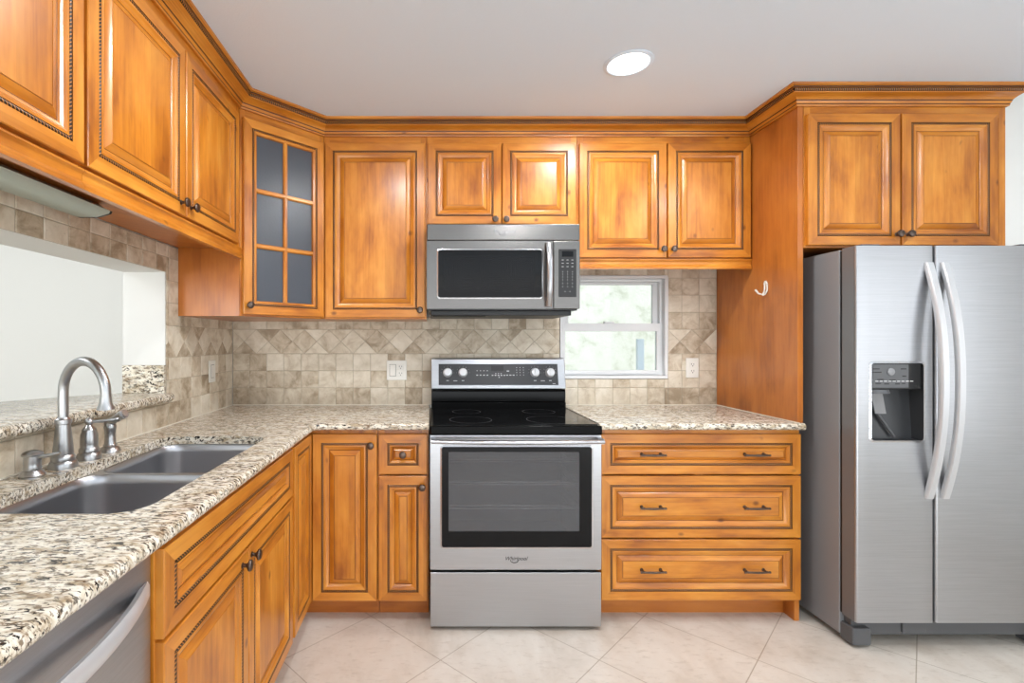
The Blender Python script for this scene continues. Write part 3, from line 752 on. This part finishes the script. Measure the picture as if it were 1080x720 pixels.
# flange under the stone, one plate with two bowl openings and the low divider between them
bm = bmesh.new(); zf = .8834
loops_ = [[(SX0-.03, SY0-.03), (SX1+.022, SY0-.03), (SX1+.022, SY1+.005), (SX0-.03, SY1+.005)]]
for ya, yb in ((SY0-.004, 1.492), (1.506, SY1+.004-.001)): loops_.append(rrect(SX0-.004, SX1+.004, ya, yb-.0, .075))
eds = []
for lp in loops_:
    vs = [bm.verts.new((x-(SX0+SX1)/2, y-1.5, zf-.68)) for x, y in lp]
    eds += [bm.edges.new((vs[i], vs[(i+1) % len(vs)])) for i in range(len(vs))]
bmesh.ops.triangle_fill(bm, edges=eds, use_beauty=True)
me = bpy.data.meshes.new('flange'); bm.to_mesh(me); bm.free(); me.materials.append(SINKST)
o = bpy.data.objects.new('flange', me); C.objects.link(o); o.parent = t

# ------------------------------------------------------------------ faucet set
t = thing('faucet', 'tall brushed nickel gooseneck faucet behind the sink', 'faucet', (-1.08, 1.45, BASE))
m = M(); m.lathe([(.036, 0), (.036, .012), (.033, .020), (.030, .022), (.031, .030), (.029, .036), (.0255, .040), (.0262, .048), (.0185, .128), (.0215, .130), (.0215, .142), (.0165, .146), (.0155, .15)], 32)
m.build('base', NICKEL, t)
th = math.radians(-22); dx, dy = math.cos(th), math.sin(th); Rr = .092
pts = [(0, 0, .14), (0, 0, .18), (0, 0, .215)]; zc = .329-.0145-Rr+.0
pts = [(0, 0, .14), (0, 0, .18), (0, 0, zc)]
for k in range(1, 19):
    a = PI-PI*k/18; r_ = Rr; pts.append((dx*(Rr+r_*math.cos(a)), dy*(Rr+r_*math.cos(a)), zc+r_*math.sin(a)))
pts[-1] = (pts[-1][0], pts[-1][1], pts[-1][2]-.004)
pts.append((dx*2*Rr, dy*2*Rr, zc-.012))
m = M(); m.tube(pts, .0135, 20); m.build('spout', NICKEL, t, angle=60)
m = M(); m.lathe([(.0145, zc-.006), (.0155, zc-.012), (.0155, zc-.022), (.021, zc-.036), (.0225, zc-.042), (.018, zc-.042), (.014, zc-.038)], 24, 0, (dx*2*Rr, dy*2*Rr, 0)); m.build('spout_tip', NICKEL, t)
t = thing('mixer_valve', 'brushed nickel lever valve with ball top right of the gooseneck', 'valve', (-1.077, 1.556, BASE))
m = M(); m.lathe([(.034, 0), (.034, .012), (.031, .020), (.0275, .023), (.0285, .030), (.026, .036), (.0235, .040), (.0245, .05), (.0235, .078), (.0195, .090), (.0195, .094), (.010, .106), (.007, .11)], 32); m.build('valve_body', NICKEL, t)
m = M(); m.lathe([(.004, .106), (.0105, .111), (.0125, .118), (.0105, .125), (.004, .130)], 20); m.tube([(.004, 0, .118), (.04, .002, .119), (.085, .004, .124), (.094, .004, .125)], [.0045, .0045, .0055, .0065], 12); m.build('lever', NICKEL, t)
t = thing('side_sprayer', 'brushed nickel side sprayer standing in its holder by the backsplash', 'sprayer', (-1.085, 1.67, BASE))
m = M(); m.lathe([(.033, 0), (.031, .006), (.026, .014), (.020, .018), (.0205, .022), (.018, .026), (.0165, .06), (.018, .075), (.0195, .082), (.017, .09), (.012, .098)], 28); m.build('holder', NICKEL, t)
m = M(); m.tube([(-.012, .0, .088), (.0, 0, .098), (.022, -.006, .110), (.040, -.010, .120), (.056, -.014, .128)], [.010, .014, .0135, .0145, .0165], 16); m.tube([(.055, -.0138, .1275), (.062, -.0155, .131)], [.012, .012], 16); m.build('spray_head', NICKEL, t, angle=60)
t = thing('soap_dispenser', 'short brushed nickel soap dispenser left of the faucet, nozzle pointing right', 'soap dispenser', (-1.09, 1.35, BASE))
m = M(); m.lathe([(.027, 0), (.027, .003), (.031, .007), (.025, .016), (.0205, .020), (.022, .026), (.020, .032), (.0205, .040), (.020, .058)], 28); m.build('body', NICKEL, t)
m = M(); m.lathe([(.020, .058), (.025, .060), (.0255, .064), (.020, .069), (.012, .0725), (.004, .074)], 28); m.tube([(.016, 0, .055), (.04, .004, .058), (.07, .008, .064)], [.006, .0052, .0042], 12); m.build('pump_top', NICKEL, t)

# ------------------------------------------------------------------ range
RX0, RX1, RF = -.002, .760, 2.19
t = thing('range', 'stainless steel electric range with black glass cooktop', 'range', ((RX0+RX1)/2, 2.5, 0))
Tr = Matrix.Translation((-(RX0+RX1)/2, -2.5, 0))
def rm_(): q = M(); q.T = Tr; return q
m = rm_(); m.box(RX0+.006, RX1-.006, RF+.05, 2.8, .03, .27, 0); m.box(RX0+.006, RX0+.03, RF+.05, 2.8, .27, .885); m.box(RX1-.03, RX1-.006, RF+.05, 2.8, .27, .885); m.box(RX0+.03, RX1-.03, 2.74, 2.8, .27, .885)
for xx in (.05, .70):
    for yy in (2.27, 2.74): m.lathe([(.018, 0), (.018, .03)], 12, 0, (xx, yy, 0))
m.build('body', BLACKP, t, smooth=False)
m = rm_(); m.box(RX0, RX1, RF-.012, 2.79, .872, .912); m.build('cooktop', BLACK, t, smooth=False, bevel=.006, segs=3)
m = rm_(); m.box(RX0+.012, RX1-.012, RF+.015, 2.765, .912, .9155); ck = m.build('cooktop_glass', BGLASS, t, smooth=False, bevel=.001)
ringm = plain('burner_ring', (92, 92, 94), .3)
for bx, by, r_ in ((.19, 2.33, .10), (.19, 2.60, .075), (.57, 2.33, .115), (.57, 2.60, .085)):
    m = rm_()
    for k in range(40):
        a0, a1 = 2*PI*k/40, 2*PI*(k+1)/40
        m.poly([(bx+r_*math.cos(a0), by+r_*math.sin(a0), .9158), (bx+r_*math.cos(a1), by+r_*math.sin(a1), .9158), (bx+(r_-.002)*math.cos(a1), by+(r_-.002)*math.sin(a1), .9158), (bx+(r_-.002)*math.cos(a0), by+(r_-.002)*math.sin(a0), .9158)])
    m.build('burner_ring', ringm, ck, smooth=False, recalc=False)
# backguard: black sloped lower riser, steel control head
m = rm_(); prof = [(2.79, .9), (2.745, .915), (2.745, .945), (2.752, .952), (2.752, 1.005), (2.76, 1.022), (2.85, 1.022), (2.85, .9)]
for xx, f in ((.006, 0), (.754, 1)): m.poly([(xx, a, b) for a, b in prof])
for i in range(len(prof)):
    a, b = prof[i], prof[(i+1) % len(prof)]; m.poly([(.006, a[0], a[1]), (.754, a[0], a[1]), (.754, b[0], b[1]), (.006, b[0], b[1])])
m.build('riser', BLACK, t, smooth=False, bevel=.002)
m = rm_(); prof = [(2.748, 1.024), (2.752, 1.018), (2.858, 1.018), (2.858, 1.19), (2.80, 1.192), (2.785, 1.186)]
hx0, hx1 = .004, .756
for xx in (hx0, hx1): m.poly([(xx, a, b) for a, b in prof])
for i in range(len(prof)):
    a, b = prof[i], prof[(i+1) % len(prof)]; m.poly([(hx0, a[0], a[1]), (hx1, a[0], a[1]), (hx1, b[0], b[1]), (hx0, b[0], b[1])])
bg = m.build('control_head', STEEL, t, smooth=False, bevel=.006, segs=3)
# panel sits on the sloping face: local frame
p0 = Vector((0, 2.748, 1.024)); p1 = Vector((0, 2.785, 1.186)); sl = (p1-p0); SLn = sl.length; sl.normalize(); nn = Vector((0, -sl.z, sl.y))
ang = math.atan2(sl.y, sl.z)
Tp = Tr @ Matrix.Translation(p0) @ Matrix.Rotation(-ang, 4, 'X')        # local x right, z up the slope, -y outwards
m = M(); m.T = Tp; m.box(.046, .715, -.0015, .004, .018, .138); cp = m.build('control_panel', DGREY, t, smooth=False, bevel=.001)
m = M(); m.T = Tp; m.box(.34, .41, -.0028, 0, .096, .128); m.build('display', BLACKP, t, smooth=False)
for kx in (.096, .182, .585, .670):
    m = M(); m.T = Tp; m.lathe([(.026, -.0015), (.026, -.005), (.0235, -.007), (.0225, -.022), (.020, -.025), (.004, -.0255)], 28, 0, (kx, 0, .088), 'y'); m.box(kx-.003, kx+.003, -.030, -.022, .070, .106)
    m.build('knob', plain('white_knob', (215, 216, 218), .35, .3) if kx == .096 else bpy.data.materials['white_knob'], t, angle=35)
m = M(); m.T = Tp
def mk(x, z, w_, h_): m.box(x-w_/2, x+w_/2, -.0021, -.001, z-h_/2, z+h_/2)
for k in range(4): mk(.262+.019*k, .074, .010, .005); mk(.262+.019*k, .099, .007, .003)
for k in range(5): mk(.348+.0165*k, .073, .009, .005)
for k in range(3): mk(.43+.018*k, .074, .011, .005); mk(.366+.015*k, .083, .007, .003)
mk(.385, .062, .006, .005); mk(.435, .097, .014, .006)
for a in range(3):
    for b_ in range(4): mk(.484+.019*a, .075+.014*b_, .004, .0035)
for kx in (.096, .182, .585, .670):
    mk(kx, .043, .014, .004)
    for k in range(7):
        a = PI*(.1+.8*k/6)+PI/2*0; mk(kx+.036*math.cos(a*1.25-.4), .088+.036*math.sin(a*1.25-.4), .002, .002)
mk(.139, .042, .022, .0035); mk(.628, .042, .022, .0035); mk(.69, .026, .016, .003)
m.build('legend_marks', LEGEND, cp, smooth=False)
# oven door
dz0, dz1 = .272, .868
gx0, gx1, gz0, gz1 = .046, .720, .368, .822
m = rm_(); m.box(RX0+.001, RX1-.001, RF, RF+.045, dz0, gz0); m.box(RX0+.001, RX1-.001, RF, RF+.045, gz1, dz1); m.box(RX0+.001, gx0, RF, RF+.045, gz0, gz1); m.box(gx1, RX1-.001, RF, RF+.045, gz0, gz1)
dd = m.build('oven_door', STEEL, t, smooth=False)
wx0, wx1, wz0, wz1 = .080, .662, .442, .795
m = rm_(); ya, yb = RF-.001, RF+.006
m.box(gx0+.002, wx0, ya, yb, gz0+.002, gz1-.002); m.box(wx1, gx1-.002, ya, yb, gz0+.002, gz1-.002); m.box(wx0, wx1, ya, yb, gz0+.002, wz0); m.box(wx0, wx1, ya, yb, wz1, gz1-.002)
m.build('glass_border', BGLASS, dd, smooth=False)
m = rm_()
frm = rrect(gx0-.003, gx1+.003, gz0-.003, gz1+.003, .014); fr2 = rrect(gx0+.004, gx1-.004, gz0+.004, gz1-.004, .010)
for i in range(len(frm)):
    j = (i+1) % len(frm); a, b, c, d_ = frm[i], frm[j], fr2[j], fr2[i]
    m.poly([(a[0], RF-.0005, a[1]), (b[0], RF-.0005, b[1]), (c[0], RF-.0025, c[1]), (d_[0], RF-.0025, d_[1])])
m.build('window_bezel', CHROME, dd, recalc=False)
m = rm_(); m.box(wx0, wx1, ya+.001, yb-.001, wz0, wz1); m.build('oven_window', OVENG, dd, smooth=False)
# oven cavity with racks behind the window
m = rm_(); m.poly([(.04, 2.735, .29), (.72, 2.735, .29), (.72, 2.735, .86), (.04, 2.735, .86)]); m.poly([(.04, RF+.05, .29), (.04, 2.735, .29), (.04, 2.735, .86), (.04, RF+.05, .86)]); m.poly([(.72, RF+.05, .29), (.72, 2.735, .29), (.72, 2.735, .86), (.72, RF+.05, .86)])
m.poly([(.04, RF+.05, .29), (.72, RF+.05, .29), (.72, 2.735, .29), (.04, 2.735, .29)]); m.poly([(.04, RF+.05, .86), (.72, RF+.05, .86), (.72, 2.735, .86), (.04, 2.735, .86)])
m.build('oven_cavity', plain('oven_enamel', (120, 120, 122), .4), t, smooth=False, recalc=False)
m = rm_(); m.box(wx0-.01, wx1+.01, RF+.012, RF+.014, wz0-.01, wz1+.01)
for z in (.52, .63, .735):
    rk = rm_()
    for yy in (2.26, 2.30, 2.70): rk.tube([(.05, yy, z), (.71, yy, z)], .003, 6)
    for k in range(14): xx = .06+.64*k/13; rk.tube([(xx, 2.26, z), (xx, 2.70, z)], .0018, 5)
    rk.build('oven_rack', CHROME, t)
# handle
m = rm_(); pts = []
for k in range(-12, 13): u = k/12; pts.append((.379+.374*u, RF-.050-.012*(1-u*u)+.002, .850-.0015*(1-u*u)))
m.tube(pts, .0155, 16, flat=.62, up=(0, 0, 1))
for s in (.012, .746): m.box(s-.011, s+.011, RF-.046, RF+.002, .838, .860)
m.build('handle', STEEL, dd, angle=50)
logo(dd, .379-(RX0+RX1)/2, RF-.001-2.5, .314, .024, BLACKP)
m = rm_(); m.box(RX0+.001, RX1-.001, RF, RF+.045, .018, .259); m.build('storage_drawer', STEEL, t, smooth=False, bevel=.003)

# ------------------------------------------------------------------ microwave
MX0, MX1, MF, MZ0, MZ1 = -.018, .740, 2.44, 1.428, 1.867
t = thing('microwave', 'stainless over-the-range microwave with black window and keypad', 'microwave', (.36, 2.6, MZ0))
Tm = Matrix.Translation((-.36, -2.6, -MZ0))
def mm_(): q = M(); q.T = Tm; return q
m = mm_(); m.box(MX0+.004, MX1-.004, MF+.03, YW-.001, MZ0+.012, MZ1-.001); m.build('body', DGREY, t, smooth=False, bevel=.003)
m = mm_(); m.box(MX0+.02, MX1-.03, MF+.045, YW-.03, MZ0-.012, MZ0+.012); m.box(MX0+.03, MX0+.3, MF+.07, MF+.25, MZ0-.016, MZ0-.010); m.build('underside_vent', BLACKP, t, smooth=False, bevel=.003)
m = mm_(); m.box(MX0, MX1, MF+.002, MF+.032, 1.787, MZ1); tg = m.build('top_grille', MSTEEL, t, smooth=False, bevel=.004, segs=3)
dx1 = .607; wxa, wxb, wza, wzb = .036, .553, 1.50, 1.7395
m = mm_(); z0_, z1_ = 1.447, 1.783
m.box(MX0, wxa, MF, MF+.03, z0_, z1_); m.box(wxb, dx1, MF, MF+.03, z0_, z1_); m.box(wxa, wxb, MF, MF+.03, z0_, wza); m.box(wxa, wxb, MF, MF+.03, wzb, z1_)
md = m.build('microwave_door', MSTEEL, t, smooth=False)
m = mm_(); fo, fi = rrect(wxa-.004, wxb+.004, wza-.004, wzb+.004, .014), rrect(wxa+.002, wxb-.002, wza+.002, wzb-.002, .011)
for i in range(len(fo)):
    j = (i+1) % len(fo); m.poly([(fo[i][0], MF-.0004, fo[i][1]), (fo[j][0], MF-.0004, fo[j][1]), (fi[j][0], MF-.002, fi[j][1]), (fi[i][0], MF-.002, fi[i][1])])
m.build('window_bezel', CHROME, md, recalc=False)
m = mm_(); m.box(wxa, wxb, MF+.001, MF+.01, wza, wzb); m.build('door_glass', BGLASS, md, smooth=False)
m = mm_(); m.box(wxa+.03, wxb-.035, MF+.0002, MF+.002, wza+.028, wzb-.028); m.build('door_screen', oven_screen(), md, smooth=False)
bpy.data.materials['oven_window_screen'].node_tree.nodes['Principled BSDF'].inputs['Roughness'].default_value = .12
bpy.data.materials['oven_window_screen'].node_tree.nodes['Principled BSDF'].inputs['Specular IOR Level'].default_value = .2
m = mm_(); pts = []
for k in range(-10, 11): u = k/10; pts.append((.582, MF-.012-.036*(1-abs(u)**2.4), 1.615+.158*u))
rings = []
for k, q in enumerate(pts):
    wv = .0135; y = q[1]; rings.append([(q[0]-wv, y, q[2]), (q[0]-wv*.5, y-.006, q[2]), (q[0]+wv*.5, y-.006, q[2]), (q[0]+wv, y, q[2]), (q[0]+wv*.6, y+.010, q[2]), (q[0]-wv*.6, y+.010, q[2])])
m.loft(rings); m.box(.572, .592, MF-.014, MF+.002, 1.457, 1.475); m.box(.572, .592, MF-.014, MF+.002, 1.755, 1.773)
m.build('handle', STEELV, md, angle=50)
m = mm_(); m.box(.610, MX1, MF, MF+.03, z0_, z1_); cp = m.build('control_panel', MSTEEL, t, smooth=False, bevel=.003)
m = mm_(); m.box(.634, .722, MF-.0015, MF+.002, 1.505, 1.742); m.build('keypad', BLACKP, cp, smooth=False, bevel=.001)
m = mm_(); m.box(.650, .706, MF-.0025, MF, 1.704, 1.732); m.build('display', BGLASS, cp, smooth=False)
for r_, (z, ws) in enumerate(((1.688, 3), (1.672, 3), (1.655, 3), (1.630, 3), (1.618, 3), (1.604, 3), (1.590, 3), (1.572, 3), (1.556, 3), (1.532, 2))):
    for k in range(3):
        if ws == 2 and k == 2: continue
        xx = .654+.024*k+(.012 if ws == 2 else 0); ww = .010 if r_ < 3 else .004
        m = mm_(); m.box(xx-ww/2, xx+ww/2, MF-.0021, MF-.001, z-.0016, z+.0016); m.build('keypad_button', LEGEND2, cp, smooth=False)
logo(tg, .365-.36, MF+.0015-2.6, 1.822-MZ0, .026, plain('steel_emblem', (150, 151, 154), .3, 1))

# ------------------------------------------------------------------ refrigerator
FX0, FX1, FD, FB = 1.76, 2.606, 2.038, 2.862
t = thing('refrigerator', 'stainless side-by-side refrigerator with ice and water dispenser', 'refrigerator', (2.2, 2.45, 0))
Tf = Matrix.Translation((-2.2, -2.45, 0))
def fm_(): q = M(); q.T = Tf; return q
m = fm_(); m.box(FX0, FX1, 2.122, FB, .03, 1.678)
m.build('cabinet_body', FGREY, t, smooth=False, bevel=.004)
m = fm_(); m.box(FX0+.004, FX1-.004, 2.110, 2.124, .125, 1.672); m.build('door_gasket', BLACKP, t, smooth=False)
for xx in (FX0+.05, FX1-.13):
    m = fm_(); m.box(xx, xx+.08, 2.07, 2.16, 1.679, 1.694); m.build('hinge_cover', GREYP, t, smooth=False, bevel=.004)
gap = 2.085
def fdoor(xa, xb, hole=None, bulge=.010):
    """door slab with gently crowned front, rounded vertical edges and an optional recess cut through the skin"""
    z0_, z1_ = .122, 1.681; yb_ = 2.108; m = fm_()
    xs = []; r = .009
    def yf(x):
        e = min(x-xa, xb-x)
        if e < r: return FD+r-math.sqrt(max(0, r*r-(r-e)**2))
        return FD
    cand = [xa+r*(1-math.cos(PI/2*k/6)) for k in range(7)]+[xb-r*(1-math.cos(PI/2*k/6)) for k in range(7)]
    if hole: cand += [hole[0], hole[1]]
    xs = sorted(set(round(c, 5) for c in cand)); zs = [z0_, z1_]
    if hole: zs = [z0_, hole[2], hole[3], z1_]
    for a, b in zip(xs, xs[1:]):
        for c, d in zip(zs, zs[1:]):
            if hole and a >= hole[0]-1e-4 and b <= hole[1]+1e-4 and c == hole[2]: continue
            m.poly([(a, yf(a), c), (b, yf(b), c), (b, yf(b), d), (a, yf(a), d)])
    for z in (z0_, z1_): m.poly([(x, yf(x), z) for x in xs]+[(xb, yb_, z), (xa, yb_, z)], 1 if z == z1_ else 0)
    m.poly([(xa, yf(xa), z0_), (xa, yf(xa), z1_), (xa, yb_, z1_), (xa, yb_, z0_)], 1); m.poly([(xb, yf(xb), z0_), (xb, yf(xb), z1_), (xb, yb_, z1_), (xb, yb_, z0_)], 1)
    m.poly([(xa, yb_, z0_), (xb, yb_, z0_), (xb, yb_, z1_), (xa, yb_, z1_)], 1)
    if hole:
        h0, h1, h2, h3 = hole; yd = FD+.062
        m.poly([(h0, FD, h2), (h1, FD, h2), (h1-.01, yd-.02, h2+.004), (h0+.01, yd-.02, h2+.004)], 2)
        m.poly([(h0, FD, h3), (h1, FD, h3), (h1-.01, yd, h3-.01), (h0+.01, yd, h3-.01)], 2)
        m.poly([(h0, FD, h2), (h0, FD, h3), (h0+.01, yd, h3-.01), (h0+.01, yd-.02, h2+.004)], 2)
        m.poly([(h1, FD, h2), (h1, FD, h3), (h1-.01, yd, h3-.01), (h1-.01, yd-.02, h2+.004)], 2)
        m.poly([(h0+.01, yd-.02, h2+.004), (h1-.01, yd-.02, h2+.004), (h1-.01, yd, h3-.01), (h0+.01, yd, h3-.01)], 2)
    return m.build('freezer_door' if hole else 'refrigerator_door', [STEELV, FDS, DISP], t, angle=30)
FDS = plain('fridge_door_edge', (118, 119, 121), .3, .3)
hx0, hx1, hz0, hz1 = 1.817, 2.040, .872, 1.199
fd = fdoor(FX0, gap-.0045, (hx0, hx1, hz0, hz1)); rd = fdoor(gap+.0045, FX1)
m = fm_(); fo, fi = rrect(hx0-.004, hx1+.004, hz0-.004, hz1+.004, .016), rrect(hx0+.004, hx1-.004, hz0+.004, hz1-.004, .012)
for i in range(len(fo)):
    j = (i+1) % len(fo); m.poly([(fo[i][0], FD-.0006, fo[i][1]), (fo[j][0], FD-.0006, fo[j][1]), (fi[j][0], FD-.003, fi[j][1]), (fi[i][0], FD-.003, fi[i][1])])
m.build('dispenser_bezel', CHROME, fd, recalc=False)
m = fm_(); m.prism([(hx0+.004, FD+.055), (hx0+.004, FD+.004), (hx0+.03, FD+.001), (hx1-.03, FD+.001), (hx1-.004, FD+.004), (hx1-.004, FD+.055)], 1.087, hz1-.004)
m.build('dispenser_panel', BLACKP, fd, bevel=.002)
m = fm_(); m.box(hx0+.010, 1.976, FD-.0005, FD+.003, 1.094, 1.190); m.build('button_plate', DGREY2 if False else plain('dispenser_plate', (86, 87, 89), .4), fd, smooth=False)
m = fm_(); m.lathe([(.015, -.001), (.015, -.004), (.012, -.005)], 24, 0, (1.902, FD, 1.160), 'y'); m.build('round_button', FGREY, fd)
m = fm_()
for xx, zz, ww in ((1.84, 1.172, .03), (1.845, 1.158, .036), (1.955, 1.172, .022), (1.958, 1.142, .016), (1.85, 1.112, .022), (1.885, 1.110, .02), (1.93, 1.110, .018), (1.955, 1.112, .014), (1.91, 1.126, .024), (1.86, 1.128, .026)): m.box(xx-ww/2, xx+ww/2, FD-.0015, FD, zz-.002, zz+.002)
m.build('button_marks', BLACKP, fd, smooth=False)
m = fm_()
for k in range(9): m.box(1.838+.018*k, 1.838+.018*k+.012, FD-.0017, FD, 1.1195, 1.1225)
m.build('legend_marks', LEGEND, fd, smooth=False)
m = fm_(); m.lathe([(.055, 1.070), (.05, 1.086)], 24, 0, (1.868, FD+.045, 0)); m.tube([(1.85, FD+.035, 1.075), (1.876, FD+.038, .99), (1.945, FD+.03, .885)], [.007, .006, .005], 10); m.build('ice_chute', GREYP, fd)
m = fm_(); m.prism([(1.0, 0), (1.0, .008), (1.04, .008), (1.04, 0)], 0, .001)
m = fm_(); m.poly([(1.832, FD+.012, 1.068), (1.880, FD+.012, 1.068), (1.912, FD+.030, .982), (1.866, FD+.030, .982)]); m.poly([(1.832, FD+.017, 1.068), (1.880, FD+.017, 1.068), (1.912, FD+.035, .982), (1.866, FD+.035, .982)])
for a, b in (((1.832, FD+.012, 1.068), (1.866, FD+.030, .982)), ((1.880, FD+.012, 1.068), (1.912, FD+.030, .982)), ((1.866, FD+.030, .982), (1.912, FD+.030, .982))):
    m.poly([a, b, (b[0], b[1]+.005, b[2]), (a[0], a[1]+.005, a[2])])
m.build('paddle', FGREY, fd, smooth=False)
def fhandle(parent, x):
    m = fm_(); rings = []; N = 24
    for k in range(N+1):
        u = k/N*2-1; z = 1.124+.487*u; out = .006+.064*(1-abs(u)**2.2)
        wv = .016; y = FD-out; th_ = .018
        rings.append([(x-wv, y+.002, z), (x-wv*.7, y-.004, z), (x+wv*.7, y-.004, z), (x+wv, y+.002, z), (x+wv, y+th_-.004, z), (x+wv*.6, y+th_, z), (x-wv*.6, y+th_, z), (x-wv, y+th_-.004, z)])
    m.loft(rings)
    return m.build('handle', HANDLE, parent, angle=40)
HANDLE = plain('satin_handle', (205, 206, 208), .32, .45)
fhandle(fd, 2.058); fhandle(rd, 2.124)
logo(rd, 2.513-2.2, FD-.0004-2.45, 1.622, .030, BLACKP)
m = fm_(); m.box(FX0+.02, FX1-.02, 2.085, 2.125, .045, .117); m.box(1.99, 2.09, 2.078, 2.09, .055, .115)
m.build('base_grille', GREYP, t, smooth=False, bevel=.004)
for xx in (FX0+.005, FX1-.085):
    m = fm_(); m.box(xx, xx+.08, 2.06, 2.13, .012, .085); m.box(xx+.02, xx+.05, 2.08, 2.12, 0, .02); m.build('front_foot', GREYP, t, smooth=False, bevel=.008)
m = fm_(); m.box(FX0+.05, FX1-.05, 2.7, 2.75, 0, .03); m.build('rear_roller', BLACKP, t, smooth=False)

# ------------------------------------------------------------------ dishwasher
t = thing('dishwasher', 'stainless dishwasher with arched bar handle at the near end of the counter', 'dishwasher', (-.86, .69, 0))
Td = Matrix.Translation((.86, -.69, 0))
def dm_(): q = M(); q.T = Td; return q
m = dm_(); m.box(XL+.02, -.60, .40, .985, .02, .875); m.build('tub', BLACKP, t, smooth=False)
m = dm_(); m.box(-.60, -.563, .392, .993, .105, .876); dwd = m.build('front_door', STEELV, t, smooth=False, bevel=.003)
m = dm_(); rings = []; N = 20
for k in range(N+1):
    u = k/N*2-1; y = .692+.285*u; out = .004+.045*(1-abs(u)**2.4); x = -.563+out; hz = .018
    rings.append([(x-.014, y, .792-hz*.7), (x-.002, y, .792-hz), (x+.003, y, .792-hz*.6), (x+.003, y, .792+hz*.6), (x-.002, y, .792+hz), (x-.014, y, .792+hz*.7)])
m.loft(rings); m.build('handle', HANDLE, dwd, angle=40)
m = dm_(); m.box(-.64, -.62, .40, .985, 0, .10); m.build('toe_panel', BLACKP, t, smooth=False)

# ------------------------------------------------------------------ outlets, switch, hook, under-cabinet lamp
def plate(name, label, loc, rz, wd, kinds):
    t = thing(name, label, 'outlet' if 'outlet' in name else 'switch', loc, rz)
    m = M(); m.box(-wd/2, wd/2, -.006, 0, -.0575, .0575); m.build('cover_plate', WPLAS, t, smooth=False, bevel=.0025)
    for k, kd in enumerate(kinds):
        cx = (k-(len(kinds)-1)/2)*.046
        if kd == 'duplex':
            for s in (-1, 1):
                m = M(); m.box(cx-.017, cx+.017, -.0085, -.005, s*.0195-.014, s*.0195+.014); r = m.build('receptacle', WPLAS, t, smooth=False, bevel=.003)
                m = M(); z = s*.0195; m.box(cx-.008, cx-.0055, -.0095, -.008, z-.001, z+.008); m.box(cx+.0055, cx+.008, -.0095, -.008, z-.001, z+.007); m.box(cx-.0025, cx+.0025, -.0095, -.008, z-.010, z-.005); m.build('slots', SLOT, r, smooth=False)
        else:
            m = M(); m.box(cx-.0185, cx+.0185, -.0065, -.005, -.035, .035, 1); m.prism([(cx-.0165, -.005), (cx-.0165, -.0095), (cx+.0165, -.0095), (cx+.0165, -.005)], -.033, .033); m.build('rocker', [WPLAS, SLOT], t, smooth=False, bevel=.0005)
    return t
plate('outlet_plate', 'white double plate with rocker switch and outlet left of the range', (-.197, YW-.0005, 1.117), 0, .116, ['rocker', 'duplex'])
plate('outlet_plate', 'white duplex outlet on the tile right of the window', (1.527, YW-.0005, 1.131), 0, .072, ['duplex'])
plate('switch_plate', 'white single rocker switch plate on the left tiled wall', (XL+.0005, 2.60, 1.128), PI/2, .074, ['rocker'])
t = thing('wall_hook', 'small white double hook on the wooden panel beside the refrigerator', 'hook', (1.672, 2.456, 1.549))
m = M(); m.tube([(-.003, .010, .020), (-.003, .004, .036), (-.003, -.004, .036), (-.003, -.013, .020), (-.004, -.013, -.012), (-.008, -.006, -.028), (-.014, .006, -.034)], .0036, 10)
m.tube([(-.003, .004, .028), (-.004, .005, -.012), (-.012, .008, -.030), (-.030, .012, -.024), (-.044, .016, -.004)], [.004, .004, .0045, .0045, .005], 10)
m.build('hook', WPLAS, t)
t = thing('under_cabinet_light', 'grey-green slim lamp fixed under the near left wall cabinet', 'lamp', (-1.045, 1.0, UB))
m = M(); pr = [(-1.03, 1.7115), (-1.015, 1.700), (-.988, 1.688), (-.992, 1.680), (-1.03, 1.669), (-1.09, 1.669), (-1.10, 1.68), (-1.10, 1.7115)]
m.T = Matrix.Translation((1.045, -1.0, -UB)); m.loft([[(a, y, b) for a, b in pr] for y in (.55, 1.522)]); m.build('lamp_housing', SHADEM, t, angle=50)
m = M(); m.T = Matrix.Translation((1.045, -1.0, -UB)); m.loft([[(a, y, b) for a, b in pr] for y in (1.5225, 1.532)]); m.build('end_cap', BLACKP, t, angle=50)

# ------------------------------------------------------------------ ceiling lights
def can(x, y, label, power=17):
    t = thing('recessed_light', label, 'ceiling light', (x, y, CEILZ), 0, 'round ceiling lights')
    m = M(); prof = [(.098, -.0005), (.098, -.003), (.085, -.007), (.080, -.004), (.080, -.0005)]
    m.lathe(prof, 40, caps=False); m.build('trim_ring', CEIL, t)
    m = M(); m.lathe([(.0795, -.0005), (.0795, -.003), (.04, -.0035), (.002, -.0036)], 40); m.build('lens', LENS, t)
    a = area('lamp_light', (x, y, CEILZ-.012), (0, 0, 0), .15, 0, power, (.97, .98, 1), 'DISK')
    a.parent = t; a.location = (0, 0, -.012)
    return t
can(.815, 2.03, 'lit round recessed light on the ceiling right of centre, above the range')
can(-.17, 1.47, 'lit round ceiling light just above the top edge of the photo')
can(1.9, 1.1, 'added unseen round ceiling light in front of the refrigerator')  # extra lamp added out of view to light the kitchen
can(.8, .2, 'added unseen round ceiling light over the kitchen aisle behind the camera')  # another lamp added out of view for more light from above
can(-2.7, 1.2, 'added unseen round ceiling light in the room beyond the pass-through', 18)  # lamp added out of view to light the far room's walls
for o in list(bpy.data.objects):
    if o.name.startswith('tmp'): bpy.data.objects.remove(o)
